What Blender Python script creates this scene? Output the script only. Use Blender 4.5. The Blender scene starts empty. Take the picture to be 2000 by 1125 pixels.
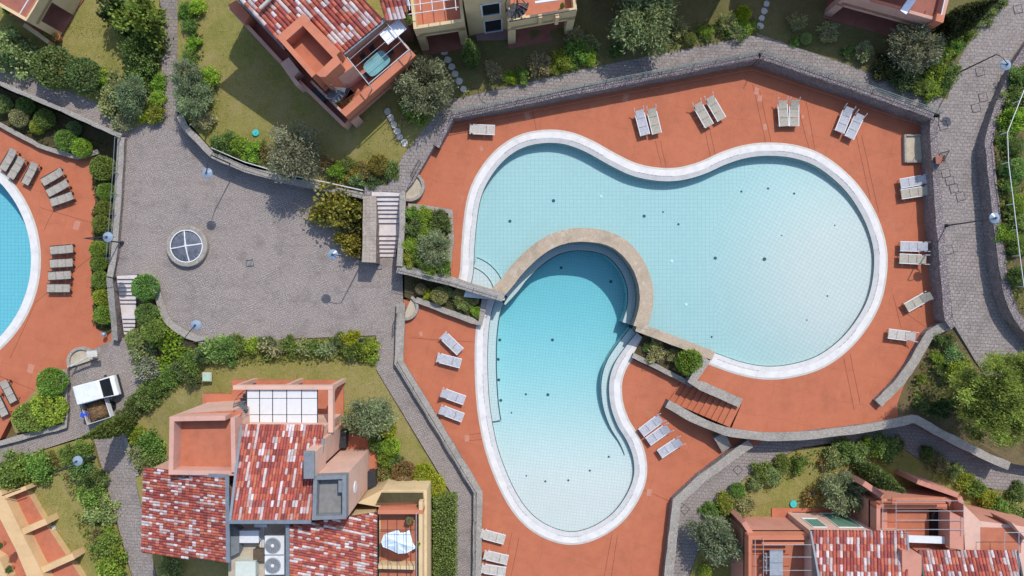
import bpy, math, random
import numpy as np
from mathutils import Vector, Matrix, noise
from mathutils.geometry import tessellate_polygon, delaunay_2d_cdt
random.seed(7)
PI = math.pi
scene = bpy.context.scene
C = scene.collection
# ------------------------------------------------------------------ camera, sky, sun, exposure
H = 53.33                                     # drone height above the plaza (z = 0)
cam_d = bpy.data.cameras.new('camera'); cam_d.lens = 24; cam_d.sensor_width = 36; cam_d.clip_end = 3000
cam = bpy.data.objects.new('camera', cam_d); C.objects.link(cam); cam.location = (0, 0, H); cam.rotation_euler = (0, 0, 0)
scene.camera = cam
SUN = Vector((0.38, 0.73, 1.0)).normalized()
world = bpy.data.worlds.new('World'); scene.world = world; world.use_nodes = True
wn = world.node_tree
sky = wn.nodes.new('ShaderNodeTexSky'); sky.sky_type = 'NISHITA'; sky.sun_disc = False
sky.sun_elevation = math.asin(SUN.z); sky.sun_rotation = math.atan2(SUN.x, SUN.y)
wn.links.new(sky.outputs[0], wn.nodes['Background'].inputs[0]); wn.nodes['Background'].inputs[1].default_value = 0.15
sd = bpy.data.lights.new('sun', 'SUN'); sd.energy = 2.6; sd.angle = math.radians(0.5); sd.color = (1.0, 0.96, 0.9)
sun = bpy.data.objects.new('sun', sd); C.objects.link(sun); sun.rotation_euler = SUN.to_track_quat('Z', 'Y').to_euler()
scene.view_settings.view_transform = 'Standard'; scene.view_settings.look = 'None'
scene.view_settings.exposure = 0.62; scene.view_settings.gamma = 1.0; scene.view_settings.use_curve_mapping = False
scene.cycles.max_bounces = 8; scene.cycles.transparent_max_bounces = 12

# ------------------------------------------------------------------ helpers
def P(px, py, z=0.0):
    """survey point: where the line through a photo pixel meets the level z"""
    s = (H - z) / H / 25.0
    return Vector(((px - 1000) * s, (562.5 - py) * s, z))

def spline(pts, n=6, closed=False):
    out = []; m = len(pts); pts = [Vector(p) for p in pts]
    for i in range(m if closed else m - 1):
        p0 = pts[(i - 1) % m] if closed or i > 0 else pts[0] * 2 - pts[1]
        p1 = pts[i]; p2 = pts[(i + 1) % m]
        p3 = pts[(i + 2) % m] if closed or i + 2 < m else pts[-1] * 2 - pts[-2]
        for k in range(n):
            t = k / n
            out.append(0.5 * (2 * p1 + (p2 - p0) * t + (2 * p0 - 5 * p1 + 4 * p2 - p3) * t * t + (3 * p1 - p0 - 3 * p2 + p3) * t ** 3))
    if not closed: out.append(pts[-1])
    return out

def inpoly(x, y, poly):
    c = False; j = len(poly) - 1
    for i in range(len(poly)):
        a = poly[i]; b = poly[j]
        if (a[1] > y) != (b[1] > y) and x < (b[0] - a[0]) * (y - a[1]) / (b[1] - a[1]) + a[0]: c = not c
        j = i
    return c

def area(poly):
    return 0.5 * sum(poly[i][0] * poly[(i + 1) % len(poly)][1] - poly[(i + 1) % len(poly)][0] * poly[i][1] for i in range(len(poly)))

class MB:
    def __init__(s): s.v = []; s.f = []; s.m = []; s.c = []
    def add(s, vs, fs, mi=0, col=None):
        o = len(s.v); s.v += [tuple(v) for v in vs]
        for f in fs: s.f.append(tuple(i + o for i in f)); s.m.append(mi); s.c.append(col)
        return s
    def prism(s, pts, zt, zb, mi=0, top_mi=None):
        """vertical prism over plan pts (x, y[, ztop])"""
        pts = [Vector((p[0], p[1], zt if zt is not None else p[2])) for p in pts]
        if area(pts) < 0: pts.reverse()
        n = len(pts)
        vs = pts + [Vector((p.x, p.y, zb)) for p in pts]
        tri = tessellate_polygon([[Vector((p.x, p.y, 0)) for p in pts]])
        fs = []
        for t in tri:
            a, b, c = [pts[i] for i in t]
            fs.append(t if (b - a).to_2d().cross((c - a).to_2d()) > 0 else (t[0], t[2], t[1]))
        s.add(vs, fs, mi if top_mi is None else top_mi)
        s.add(vs, [((i + 1) % n, i, i + n, (i + 1) % n + n) for i in range(n)], mi)
        s.add(vs, [(f[0] + n, f[2] + n, f[1] + n) for f in fs], mi)
        return s
    def box(s, c, d, rz=0.0, mi=0, rot=None):
        M = Matrix.Rotation(rz, 3, 'Z') if rot is None else rot
        c = Vector(c)
        vs = [c + M @ Vector((sx * d[0] / 2, sy * d[1] / 2, sz * d[2] / 2)) for sz in (-1, 1) for sy in (-1, 1) for sx in (-1, 1)]
        return s.add(vs, [(0, 2, 3, 1), (4, 5, 7, 6), (0, 1, 5, 4), (2, 6, 7, 3), (0, 4, 6, 2), (1, 3, 7, 5)], mi)
    def tube(s, p, q, r, n=6, r2=None, mi=0):
        p = Vector(p); q = Vector(q); r2 = r if r2 is None else r2
        d = q - p; L = d.length
        if L < 1e-6: return s
        R = d.to_track_quat('Z', 'Y').to_matrix()
        vs = []
        for (c, rr) in ((p, r), (q, r2)):
            for i in range(n):
                a = 2 * PI * i / n; vs.append(c + R @ Vector((math.cos(a) * rr, math.sin(a) * rr, 0)))
        fs = [(i, (i + 1) % n, (i + 1) % n + n, i + n) for i in range(n)] + [tuple(range(n - 1, -1, -1)), tuple(range(n, 2 * n))]
        return s.add(vs, fs, mi)
    def path(s, pts, r, n=6, mi=0):
        for a, b in zip(pts[:-1], pts[1:]): s.tube(a, b, r, n, mi=mi)
        return s
    def lathe(s, c, prof, n=24, mi=0):
        c = Vector(c); vs = []
        for (r, z) in prof:
            for i in range(n): a = 2 * PI * i / n; vs.append(c + Vector((math.cos(a) * r, math.sin(a) * r, z)))
        fs = []
        for k in range(len(prof) - 1):
            for i in range(n): fs.append((k * n + i, k * n + (i + 1) % n, (k + 1) * n + (i + 1) % n, (k + 1) * n + i))
        fs.append(tuple(range(n - 1, -1, -1))); fs.append(tuple(range((len(prof) - 1) * n, len(prof) * n)))
        return s.add(vs, fs, mi)
    def ribbon(s, A, B, mi=0):
        n = len(A); vs = list(A) + list(B)
        return s.add(vs, [(i, i + 1, i + 1 + n, i + n) for i in range(n - 1)], mi)
    def mesh(s, name, mats):
        me = bpy.data.meshes.new(name); me.from_pydata(s.v, [], s.f)
        for m in (mats if isinstance(mats, (list, tuple)) else [mats]): me.materials.append(m)
        me.polygons.foreach_set('material_index', s.m)
        if any(c is not None for c in s.c):
            at = me.color_attributes.new('tint', 'FLOAT_COLOR', 'CORNER'); buf = []
            for p, c in zip(me.polygons, s.c): buf += list(c or (1, 1, 1, 1)) * p.loop_total
            at.data.foreach_set('color', buf)
        me.update(); return me
    def build(s, name, mats, parent=None, smooth=False):
        me = s.mesh(name, mats)
        if smooth: me.shade_smooth()
        o = bpy.data.objects.new(name, me); C.objects.link(o)
        if parent is not None:
            o.parent = parent; o.matrix_parent_inverse = Matrix.Translation(-parent.location) if not any(parent.rotation_euler) else parent.matrix_basis.inverted()
        return o

LABELS = {}
def tag(o, label, cat, group=None):
    o['label'] = label; o['category'] = cat
    if group: o['group'] = group
    k = LABELS.setdefault(label, []); k.append(o.name)
    return o
def thing(name, label, cat, loc=(0, 0, 0), group=None, rz=0.0):
    o = bpy.data.objects.new(name, None); C.objects.link(o); o.location = loc; o.rotation_euler = (0, 0, rz); o.empty_display_size = 0.3
    return tag(o, label, cat, group)
def struct(o, kind='structure'): o['kind'] = kind; return o
ORD = ['first', 'second', 'third', 'fourth', 'fifth', 'sixth', 'seventh', 'eighth', 'ninth', 'tenth', 'eleventh', 'twelfth', 'thirteenth', 'fourteenth', 'fifteenth', 'sixteenth']

# ------------------------------------------------------------------ materials
class NT:
    def __init__(s, name):
        s.m = bpy.data.materials.new(name); s.m.use_nodes = True; s.t = s.m.node_tree; s.b = s.t.nodes['Principled BSDF']
        s.b.inputs['Specular IOR Level'].default_value = 0.25
    def n(s, typ, **kw):
        x = s.t.nodes.new(typ)
        for k, v in kw.items():
            if k.startswith('_'): setattr(x, k[1:], v)
            else: x.inputs[k.replace('__', ' ')].default_value = v
        return x
    def l(s, a, b): s.t.links.new(a, b)
    def coord(s, scale=(1, 1, 1), rz=0.0, obj=True):
        g = s.n('ShaderNodeNewGeometry'); m = s.n('ShaderNodeMapping'); m.inputs['Scale'].default_value = scale; m.inputs['Rotation'].default_value = (0, 0, rz)
        if obj:
            t = s.n('ShaderNodeTexCoord'); s.l(t.outputs['Object'], m.inputs[0])
        else: s.l(g.outputs['Position'], m.inputs[0])
        return m.outputs[0]
    def noise(s, v, scale, detail=4, rough=0.6):
        x = s.n('ShaderNodeTexNoise', Scale=scale, Detail=detail, Roughness=rough); s.l(v, x.inputs['Vector']); return x.outputs['Fac']
    def ramp(s, f, stops):
        r = s.n('ShaderNodeValToRGB'); e = r.color_ramp.elements
        while len(e) < len(stops): e.new(0.5)
        for i, (p, c) in enumerate(stops): e[i].position = p; e[i].color = (*c, 1) if len(c) == 3 else c
        s.l(f, r.inputs[0]); return r.outputs[0]
    def mix(s, f, a, b, mode='MIX'):
        x = s.n('ShaderNodeMix', _data_type='RGBA', _blend_type=mode)
        for sock, v in ((x.inputs[0], f), (x.inputs[6], a), (x.inputs[7], b)):
            if isinstance(v, (int, float)): sock.default_value = v
            elif isinstance(v, tuple): sock.default_value = (*v, 1) if len(v) == 3 else v
            else: s.l(v, sock)
        return x.outputs[2]
    def bump(s, h, strength, dist=0.02):
        b = s.n('ShaderNodeBump', Strength=strength, Distance=dist); s.l(h, b.inputs['Height']); s.l(b.outputs[0], s.b.inputs['Normal'])
    def col(s, c): s.l(c, s.b.inputs['Base Color'])
    def rough(s, r): s.b.inputs['Roughness'].default_value = r

def plain(name, c, rough=0.6, var=0.12, scale=3.0, metal=0.0, bump=0.0, fine=25.0):
    t = NT(name); v = t.coord(obj=False)
    a = t.noise(v, scale, 5, 0.65); b = t.noise(v, fine, 2)
    lo = tuple(x * (1 - 2.2 * var) for x in c); hi = tuple(min(1, x * (1 + 1.6 * var)) for x in c)
    k = t.ramp(a, [(0.25, lo), (0.5, c), (0.78, hi)])
    k = t.mix(0.5 * var * 2, k, t.ramp(b, [(0.3, lo), (0.7, hi)]))
    t.col(k); t.rough(rough); t.b.inputs['Metallic'].default_value = metal
    if bump: t.bump(b, bump)
    return t.m

def deck_mat(name, base):
    t = NT(name); v = t.coord(obj=False)
    big = t.noise(v, 0.16, 4, 0.6); mid = t.noise(v, 1.1, 6, 0.7); fine = t.noise(v, 22, 2)
    c = t.ramp(big, [(0.3, tuple(x * .86 for x in base)), (0.5, base), (0.72, (base[0] * 1.08, base[1] * 1.16, base[2] * 1.2))])
    c = t.mix(0.55, c, t.ramp(mid, [(0.28, tuple(x * .72 for x in base)), (0.5, base), (0.75, (base[0] * 1.12, base[1] * 1.3, base[2] * 1.35))]))
    c = t.mix(0.3, c, t.ramp(fine, [(0.3, tuple(x * .55 for x in base)), (0.7, tuple(min(1, x * 1.35) for x in base))]))
    # faint paving joints and scuffed pale patches
    br = t.n('ShaderNodeTexBrick', Scale=1.0, Mortar__Size=0.012, _offset=0.0); br.inputs['Brick Width'].default_value = 2.4; br.inputs['Row Height'].default_value = 2.4
    w = t.n('ShaderNodeVectorMath', _operation='ADD'); nz = t.n('ShaderNodeTexNoise', Scale=0.4); t.l(v, nz.inputs[0]); t.l(t.coord(obj=False, rz=0.22), w.inputs[0]); t.l(nz.outputs['Color'], w.inputs[1])
    t.l(w.outputs[0], br.inputs[0])
    c = t.mix(t.ramp(br.outputs['Fac'], [(0.0, (0, 0, 0)), (1.0, (.38, .38, .38))]), c, tuple(x * .42 for x in base))
    c = t.mix(t.ramp(t.noise(v, 0.5, 8, 0.75), [(0.5, (0, 0, 0)), (0.72, (.45, .45, .45))]), c, (base[0] * .62, base[1] * .66, base[2] * .75))
    c = t.mix(t.ramp(t.noise(v, 0.35, 3, 0.8), [(0.62, (0, 0, 0)), (0.75, (.35, .35, .35))]), c, (base[0] * 1.0, base[1] * 1.75, base[2] * 2.2))
    t.col(c); t.rough(0.8); t.bump(fine, 0.4, 0.012); return t.m

def paving(name, bw, bh, c1, c2, c3, rz=0.0, mortar=0.02, off=0.5, morc=(.06, .055, .06)):
    t = NT(name); v = t.coord(obj=False, rz=rz); u = t.coord(obj=False)
    br = t.n('ShaderNodeTexBrick', Scale=1.0, Mortar__Size=mortar, Mortar__Smooth=0.3, Bias=0.0, _offset=off)
    br.inputs['Brick Width'].default_value = bw; br.inputs['Row Height'].default_value = bh
    br.inputs['Color1'].default_value = (*c1, 1); br.inputs['Color2'].default_value = (*c2, 1); br.inputs['Mortar'].default_value = (*morc, 1)
    nz = t.n('ShaderNodeTexNoise', Scale=1.5); t.l(u, nz.inputs[0])
    w = t.n('ShaderNodeVectorMath', _operation='MULTIPLY_ADD'); t.l(nz.outputs['Color'], w.inputs[0]); w.inputs[1].default_value = (.12, .12, 0); t.l(v, w.inputs[2]); t.l(w.outputs[0], br.inputs[0])
    c = t.mix(t.ramp(t.noise(u, 0.22, 5, 0.65), [(0.38, (0, 0, 0)), (0.68, (.75, .75, .75))]), br.outputs['Color'], c3)
    c = t.mix(0.5, c, t.ramp(t.noise(u, 9, 3, .7), [(0.25, tuple(x * .35 for x in c1)), (0.5, c1), (0.75, tuple(x * 1.7 for x in c2))]))
    c = t.mix(t.ramp(t.noise(u, 0.7, 6, .75), [(0.5, (0, 0, 0)), (0.72, (.55, .55, .55))]), c, tuple(x * .45 for x in c1))
    c = t.mix(t.ramp(t.noise(t.coord((.25, 1.6, 1), rz=-.6, obj=False), 1.0, 5, .7), [(0.55, (0, 0, 0)), (0.72, (.4, .4, .4))]), c, tuple(x * .5 for x in c1))
    t.col(c); t.rough(0.85)
    inv = t.n('ShaderNodeMath', _operation='SUBTRACT'); inv.inputs[0].default_value = 1.0; t.l(br.outputs['Fac'], inv.inputs[1])
    t.bump(inv.outputs[0], 0.6, 0.02); return t.m

def stone_mat(name, tones, scale=3.2, gap=0.05, bump=0.9, dark=(.07, .06, .06)):
    t = NT(name); v = t.coord(obj=False)
    vo = t.n('ShaderNodeTexVoronoi', Scale=scale, _feature='F1'); t.l(v, vo.inputs['Vector'])
    ed = t.n('ShaderNodeTexVoronoi', Scale=scale, _feature='DISTANCE_TO_EDGE'); t.l(v, ed.inputs['Vector'])
    sp = t.n('ShaderNodeSeparateColor'); t.l(vo.outputs['Color'], sp.inputs[0])
    c = t.ramp(sp.outputs[0], [(i / (len(tones) - 1), k) for i, k in enumerate(tones)])
    c = t.mix(0.5, c, t.ramp(t.noise(v, 14, 4, .7), [(0.25, tuple(x * .4 for x in tones[0])), (0.75, tuple(min(1, x * 1.35) for x in tones[-1]))]))
    c = t.mix(t.ramp(ed.outputs['Distance'], [(0.0, (.8, .8, .8)), (gap, (0, 0, 0))]), c, dark)
    c = t.mix(t.ramp(t.noise(v, 0.5, 5, .7), [(0.5, (0, 0, 0)), (0.75, (.5, .5, .5))]), c, (.10, .095, .07))
    t.col(c); t.rough(0.9); t.bump(t.ramp(ed.outputs['Distance'], [(0, (0, 0, 0)), (gap * 2.5, (1, 1, 1))]), bump, 0.05); return t.m

def grass_mat(name, a, b, d):
    t = NT(name); v = t.coord(obj=False)
    c = t.ramp(t.noise(v, 0.3, 6, .7), [(0.38, a), (0.49, b), (0.59, d)])
    c = t.mix(0.45, c, t.ramp(t.noise(v, 2.2, 5, .7), [(0.3, tuple(x * .6 for x in a)), (0.5, b), (0.72, d)]))
    c = t.mix(0.5, c, t.ramp(t.noise(v, 16, 3, .7), [(0.28, tuple(x * .35 for x in a)), (0.55, b), (0.78, tuple(x * 1.4 for x in d))]))
    t.col(c); t.rough(0.95); t.bump(t.noise(v, 14, 4, .8), 1.0, 0.08); t.b.inputs['Specular IOR Level'].default_value = 0.1; return t.m

def plaster(name, c, var=0.1):
    t = NT(name); v = t.coord(obj=False)
    k = t.ramp(t.noise(v, 0.6, 6, .7), [(0.25, tuple(x * (1 - 2 * var) for x in c)), (0.5, c), (0.8, tuple(min(1, x * (1 + var)) for x in c))])
    st = t.noise(t.coord((6, 6, 0.5), obj=False), 1.0, 4, .7)
    k = t.mix(t.ramp(st, [(0.5, (0, 0, 0)), (0.8, (.3, .3, .3))]), k, tuple(x * .62 for x in c))
    t.col(k); t.rough(0.85); t.bump(t.noise(v, 30, 3), 0.2, 0.01); return t.m

def leaf_mat():
    t = NT('leaves'); oi = t.n('ShaderNodeObjectInfo'); at = t.n('ShaderNodeAttribute'); at.attribute_name = 'tint'
    c = t.mix(1.0, oi.outputs['Color'], at.outputs['Color'], 'MULTIPLY')
    t.col(c); t.rough(0.6); t.b.inputs['Specular IOR Level'].default_value = 0.3
    tr = t.n('ShaderNodeBsdfTranslucent'); t.l(t.mix(1.0, c, (1.0, 1.05, 0.6), 'MULTIPLY'), tr.inputs[0])
    mx = t.n('ShaderNodeMixShader'); mx.inputs[0].default_value = 0.45
    t.l(t.b.outputs[0], mx.inputs[1]); t.l(tr.outputs[0], mx.inputs[2]); t.l(mx.outputs[0], t.t.nodes['Material Output'].inputs[0]); return t.m

def tint_mat(name, src, rough=0.8, bump=True):
    t = NT(name); v = t.coord(obj=False)
    if src == 'obj': c = t.n('ShaderNodeObjectInfo').outputs['Color']
    else:
        a = t.n('ShaderNodeAttribute'); a.attribute_name = 'tint'; c = a.outputs['Color']
    c = t.mix(1.0, c, t.ramp(t.noise(v, 7, 4, .7), [(0.25, (.6, .6, .6)), (0.5, (1, 1, 1)), (0.8, (1.2, 1.2, 1.2))]), 'MULTIPLY')
    t.col(c); t.rough(rough); return t.m

def water_mat(name, dens, colr, ripple=0.05):
    t = NT(name); nt = t.t; out = nt.nodes['Material Output']; nt.nodes.remove(t.b)
    tr = t.n('ShaderNodeBsdfTransparent'); gl = t.n('ShaderNodeBsdfGlossy', Roughness=0.03)
    fr = t.n('ShaderNodeFresnel', IOR=1.33); mx = t.n('ShaderNodeMixShader')
    v = t.coord(obj=False); bp = t.n('ShaderNodeBump', Strength=ripple, Distance=0.1); t.l(t.noise(v, 3.0, 3, .6), bp.inputs['Height'])
    t.l(bp.outputs[0], gl.inputs['Normal']); t.l(bp.outputs[0], fr.inputs['Normal'])
    t.l(fr.outputs[0], mx.inputs[0]); t.l(tr.outputs[0], mx.inputs[1]); t.l(gl.outputs[0], mx.inputs[2]); t.l(mx.outputs[0], out.inputs['Surface'])
    ab = t.n('ShaderNodeVolumeAbsorption', Density=dens); ab.inputs['Color'].default_value = (*colr, 1); t.l(ab.outputs[0], out.inputs['Volume'])
    return t.m

def tiles_mat(name, c, size, line, centre=None, radius=0.0, rz=0.0):
    """small square pool tiles with grout; beyond a curved seam the courses are laid at another angle"""
    t = NT(name); v = t.coord(obj=False)
    def grid(r, s):
        b = t.n('ShaderNodeTexBrick', Scale=1.0, Mortar__Size=0.02, Mortar__Smooth=0.2, _offset=0.0); b.inputs['Brick Width'].default_value = s; b.inputs['Row Height'].default_value = s
        b.inputs['Color1'].default_value = (*c, 1); b.inputs['Color2'].default_value = (*[x * .965 for x in c], 1); b.inputs['Mortar'].default_value = (*line, 1)
        nz = t.n('ShaderNodeTexNoise', Scale=1.3); t.l(v, nz.inputs[0]); w = t.n('ShaderNodeVectorMath', _operation='MULTIPLY_ADD'); t.l(nz.outputs['Color'], w.inputs[0]); w.inputs[1].default_value = (.13, .13, 0); t.l(t.coord(obj=False, rz=r), w.inputs[2])  # water refraction baked into the tile pattern as a wobble
        t.l(w.outputs[0], b.inputs[0]); return b.outputs['Color']
    k = grid(rz, size)
    if centre is not None:
        d = t.n('ShaderNodeVectorMath', _operation='DISTANCE'); t.l(v, d.inputs[0]); d.inputs[1].default_value = centre
        k = t.mix(t.ramp(t.n('ShaderNodeMapRange').outputs[0], [(0, (0, 0, 0)), (1, (1, 1, 1))]), k, grid(rz + 0.55, size)) if False else t.mix(_lt(t, d.outputs['Value'], radius), k, grid(rz + 0.5, size))
    st = t.noise(v, 0.25, 5, .65)
    k = t.mix(t.ramp(st, [(0.45, (0, 0, 0)), (0.75, (.4, .4, .4))]), k, (c[0] * .84, c[1] * .86, c[2] * .82))
    k = t.mix(0.12, k, t.ramp(t.noise(v, 6, 3), [(0.3, tuple(x * .6 for x in c)), (0.7, c)]))
    t.col(k); t.rough(0.4); return t.m
def _lt(t, val, r):
    m = t.n('ShaderNodeMath', _operation='LESS_THAN'); t.l(val, m.inputs[0]); m.inputs[1].default_value = r; return m.outputs[0]

DECK = deck_mat('deck_red', (.405, .126, .063))
PAVE = paving('plaza_blocks', .26, .13, (.24, .205, .185), (.335, .295, .275), (.30, .24, .205), rz=0.35, mortar=.02)
PATHM = paving('path_setts', .34, .26, (.235, .20, .18), (.305, .265, .245), (.20, .175, .165), rz=0.05, mortar=.03, morc=(.09, .075, .08))
STONE = stone_mat('rubble_stone', [(.19, .15, .155), (.28, .235, .225), (.37, .32, .29), (.24, .20, .21)], scale=5.5)
CAP = stone_mat('cap_stone', [(.24, .215, .18), (.33, .29, .25), (.28, .255, .235), (.37, .335, .29)], scale=5.0, gap=.03, bump=.5, dark=(.19, .165, .135))
RINGCAP = stone_mat('ring_stone', [(.36, .255, .165), (.42, .315, .22), (.33, .25, .18), (.47, .40, .31)], scale=3.6, gap=.02, bump=.3, dark=(.27, .20, .14))
LAWN = grass_mat('lawn', (.145, .175, .035), (.27, .24, .07), (.37, .275, .15))
SOIL = grass_mat('bed_soil', (.05, .045, .02), (.085, .07, .035), (.12, .10, .05))
DRY = grass_mat('dry_garden', (.09, .085, .03), (.16, .12, .06), (.24, .18, .10))
COPW = plain('coping_white', (.59, .565, .54), .55, .08, 1.5)
COPC = plain('coping_cream', (.46, .42, .37), .6, .09, 2.0)
COPG = plain('coping_grey', (.455, .445, .43), .5, .08, 2.5)
NOSE = plain('nosing_dark', (.03, .07, .085), .4, .1)
PINK = plaster('plaster_pink', (.50, .285, .225)); PINKL = plaster('plaster_pale_pink', (.56, .36, .285)); ORANGE = plaster('plaster_terracotta', (.46, .165, .095))
CREAM = plaster('plaster_cream', (.56, .42, .24)); SALMON = plaster('plaster_salmon', (.47, .215, .155)); APRICOT = plaster('plaster_apricot', (.56, .375, .195)); LAWNSHADE = grass_mat('lawn_painted_shade', (.10, .115, .03), (.17, .15, .06), (.23, .17, .09))  # darker lawn copy: the houses' shade is painted into the grass colour
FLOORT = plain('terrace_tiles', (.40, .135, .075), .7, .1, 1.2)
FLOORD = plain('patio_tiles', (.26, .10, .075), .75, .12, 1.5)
GREY = plain('lead_grey', (.17, .185, .20), .5, .1); GUT = plain('gutter_metal', (.22, .25, .28), .4, .1, metal=.4)
ROOFG = plain('bitumen_grey', (.19, .185, .18), .9, .12); BEIGE = plain('flat_roof_beige', (.40, .34, .26), .9, .12)
WHITE = plain('white_paint', (.58, .58, .58), .45, .03); WHITEM = plain('white_metal', (.60, .61, .62), .35, .05)
DARKM = plain('dark_metal', (.03, .033, .038), .4, .15); STEEL = plain('galvanised', (.42, .44, .45), .4, .1, metal=.5)
GLASSD = plain('dark_glass', (.012, .016, .02), .08, .1); GREEN = plain('shutter_green', (.11, .21, .15), .6, .08)
TURQ = plain('turquoise_plastic', (.05, .42, .42), .5, .08); WOOD = plain('bark', (.10, .075, .05), .9, .25, 6); TWIG = plain('pale_twig', (.42, .36, .26), .9, .15, 6)
TERRA = plain('terracotta_pot', (.42, .14, .07), .8, .12); STEPM = plain('step_stone', (.54, .475, .45), .8, .1, 2.0); STEPR = plain('step_riser', (.16, .13, .12), .9, .1)  # risers far darker than treads: their shade is painted into the colour
SLAB = plain('pale_slab', (.46, .44, .40), .9, .12, 4); LEAF = leaf_mat(); TILEO = tint_mat('roof_tile', 'obj'); TILEM = tint_mat('roof_tile_field', 'mesh'); FABRIC = tint_mat('sling_fabric', 'obj', .9)
BLUE = plain('blue_tarp', (.02, .07, .5), .6, .15); BRUSH = plain('brown_cuttings', (.20, .12, .06), .95, .25, 10); RUBBER = plain('rubber', (.02, .02, .02), .8, .1)
LAMPD = plain('lamp_disc', (.20, .26, .33), .2, .06); CLOTH = plain('sail_cloth', (.55, .64, .72), .8, .06, 3); CLOTHW = plain('white_cloth', (.72, .74, .80), .85, .06, 3)
CONC = plain('landing_concrete', (.40, .34, .25), .9, .13, 1.6); PURP = plain('tiles_painted_shade', (.24, .155, .15), .8, .1)  # porch tiles with shade painted in as a purplish tone
UPT = tiles_mat('pool_tiles_pale', (.57, .585, .575), .30, (.42, .46, .465), centre=P(1660, 530, .4), radius=11.0)
LPT = tiles_mat('pool_tiles_lower', (.60, .615, .605), .24, (.45, .495, .50), rz=.12)
BPT = tiles_mat('pool_tiles_blue', (.36, .60, .66), .30, (.22, .45, .54))
WATER = water_mat('pool_water', .36, (.08, .84, .92)); WATERL = water_mat('pool_water_deep', .34, (.02, .80, .90))
# ------------------------------------------------------------------ the lie of the land
PATCHES = []
def gz(x, y):
    z = -2.6
    for poly, f in PATCHES:
        if inpoly(x, y, poly): z = max(z, f(x, y))
    return z
def patch(name, pts, mat, zb=-2.75, z=None, sub=1.6, rough=0.0, holes=(), reg=True):
    """terrace or path: survey points (px, py, z), filled with an inner grid whose level follows the rim"""
    w = [P(p[0], p[1], p[2] if len(p) > 2 else z) for p in pts]
    if area(w) < 0: w.reverse()
    flat = max(p.z for p in w) - min(p.z for p in w) < 1e-4
    ctrl = np.array([(p.x, p.y, p.z) for p in w])
    def f(x, y):
        if flat: return w[0].z
        d = (ctrl[:, 0] - x) ** 2 + (ctrl[:, 1] - y) ** 2 + 0.05; k = d ** -1.6
        return float((k * ctrl[:, 2]).sum() / k.sum())
    rim = []
    for i, a in enumerate(w):                         # long edges are divided so that the rim can follow the slope
        b = w[(i + 1) % len(w)]; n = max(1, int((b - a).length / 3)) if not flat else 1
        for k in range(n): rim.append(a.lerp(b, k / n))
    n = len(rim); pl = [(p.x, p.y) for p in rim]
    v2 = [Vector(p) for p in pl]; e = [(i, (i + 1) % n) for i in range(n)]
    if (not flat or rough):
        xs = [p[0] for p in pl]; ys = [p[1] for p in pl]
        x = max(min(xs), -55)
        while x < min(max(xs), 55):
            y = max(min(ys), -35)
            while y < min(max(ys), 35):
                q = (x + random.uniform(-.5, .5), y + random.uniform(-.5, .5))
                if inpoly(q[0], q[1], pl): v2.append(Vector(q))
                y += sub
            x += sub
    V, _, F, _, _, _ = delaunay_2d_cdt(v2, e, [list(range(n))], 1, 1e-4)
    mb = MB(); vs = []
    for i, p in enumerate(V):
        zz = rim[i].z if i < n else f(p.x, p.y) + rough * noise.noise(Vector((p.x * .35, p.y * .35, 3)))
        vs.append(Vector((p.x, p.y, zz)))
    fs = []
    for t in F:
        a, b, c = [vs[i] for i in t[:3]]
        fs.append(tuple(t) if (b - a).to_2d().cross((c - a).to_2d()) > 0 else tuple(reversed(t)))
    mb.add(vs, fs)
    sk = rim + [Vector((p.x, p.y, zb)) for p in rim]
    mb.add(sk, [((i + 1) % n, i, i + n, (i + 1) % n + n) for i in range(n)])
    o = struct(mb.build(name, mat))
    if reg: PATCHES.append((pl, f))
    return o

g = MB(); g.add([(-500, -500, -2.7), (500, -500, -2.7), (500, 500, -2.7), (-500, 500, -2.7)], [(0, 1, 2, 3)]); struct(g.build('ground', DRY))
LZ = -2.0; UZ = 1.4; DZ = 0.05
def pz(l, z): return [(a, b, z) for a, b in l]
patch('plaza', [(238, 262), (318, 230), (345, 220), (415, 300), (560, 350), (722, 382), (722, 496), (785, 496), (790, 705), (945, 962), (940, 1600), (888, 1600), (888, 975), (735, 722), (735, 655), (405, 668), (370, 655), (330, 630), (312, 590), (300, 550), (285, 535), (222, 538)], PAVE, z=0.0)
patch('alley_path', [(318, 230, 0), (300, -500, 1.6), (345, -500, 1.6), (347, 220, 0)], PATHM)
patch('terrace_path', [(238, 262), (0, 160), (-500, -60), (-500, -130), (0, 122), (200, 205), (262, 248), (318, 230)], PAVE, z=-0.004)
patch('north_garden', [(-500, -130), (0, 122), (200, 205), (262, 248), (316, 232), (300, -500), (-500, -500)], LAWN, z=0.12, rough=.12)
# lower left pool terrace
LC = P(-155, 507, LZ); LR = 215 * (H - LZ) / H / 25
def circ(c, r, z, n=96, a0=0, a1=2 * PI): return [Vector((c.x + r * math.cos(a0 + (a1 - a0) * i / n), c.y + r * math.sin(a0 + (a1 - a0) * i / n), z)) for i in range(n + (0 if abs(a1 - a0 - 2 * PI) < 1e-6 else 1))]
outer = [P(a, b, LZ) for a, b in [(-900, -200), (-500, 60), (0, 245), (70, 285), (150, 312), (190, 305), (228, 305), (228, 650), (215, 668), (160, 690), (130, 725), (120, 745), (30, 800), (0, 858), (-900, 900)]]
hole = circ(LC, LR + .2, LZ)
mb = MB(); tri = tessellate_polygon([[Vector((p.x, p.y, 0)) for p in outer], [Vector((p.x, p.y, 0)) for p in hole]]); allv = outer + hole
mb.add(allv, [t if (allv[t[1]] - allv[t[0]]).to_2d().cross((allv[t[2]] - allv[t[0]]).to_2d()) > 0 else (t[0], t[2], t[1]) for t in tri])
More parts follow.
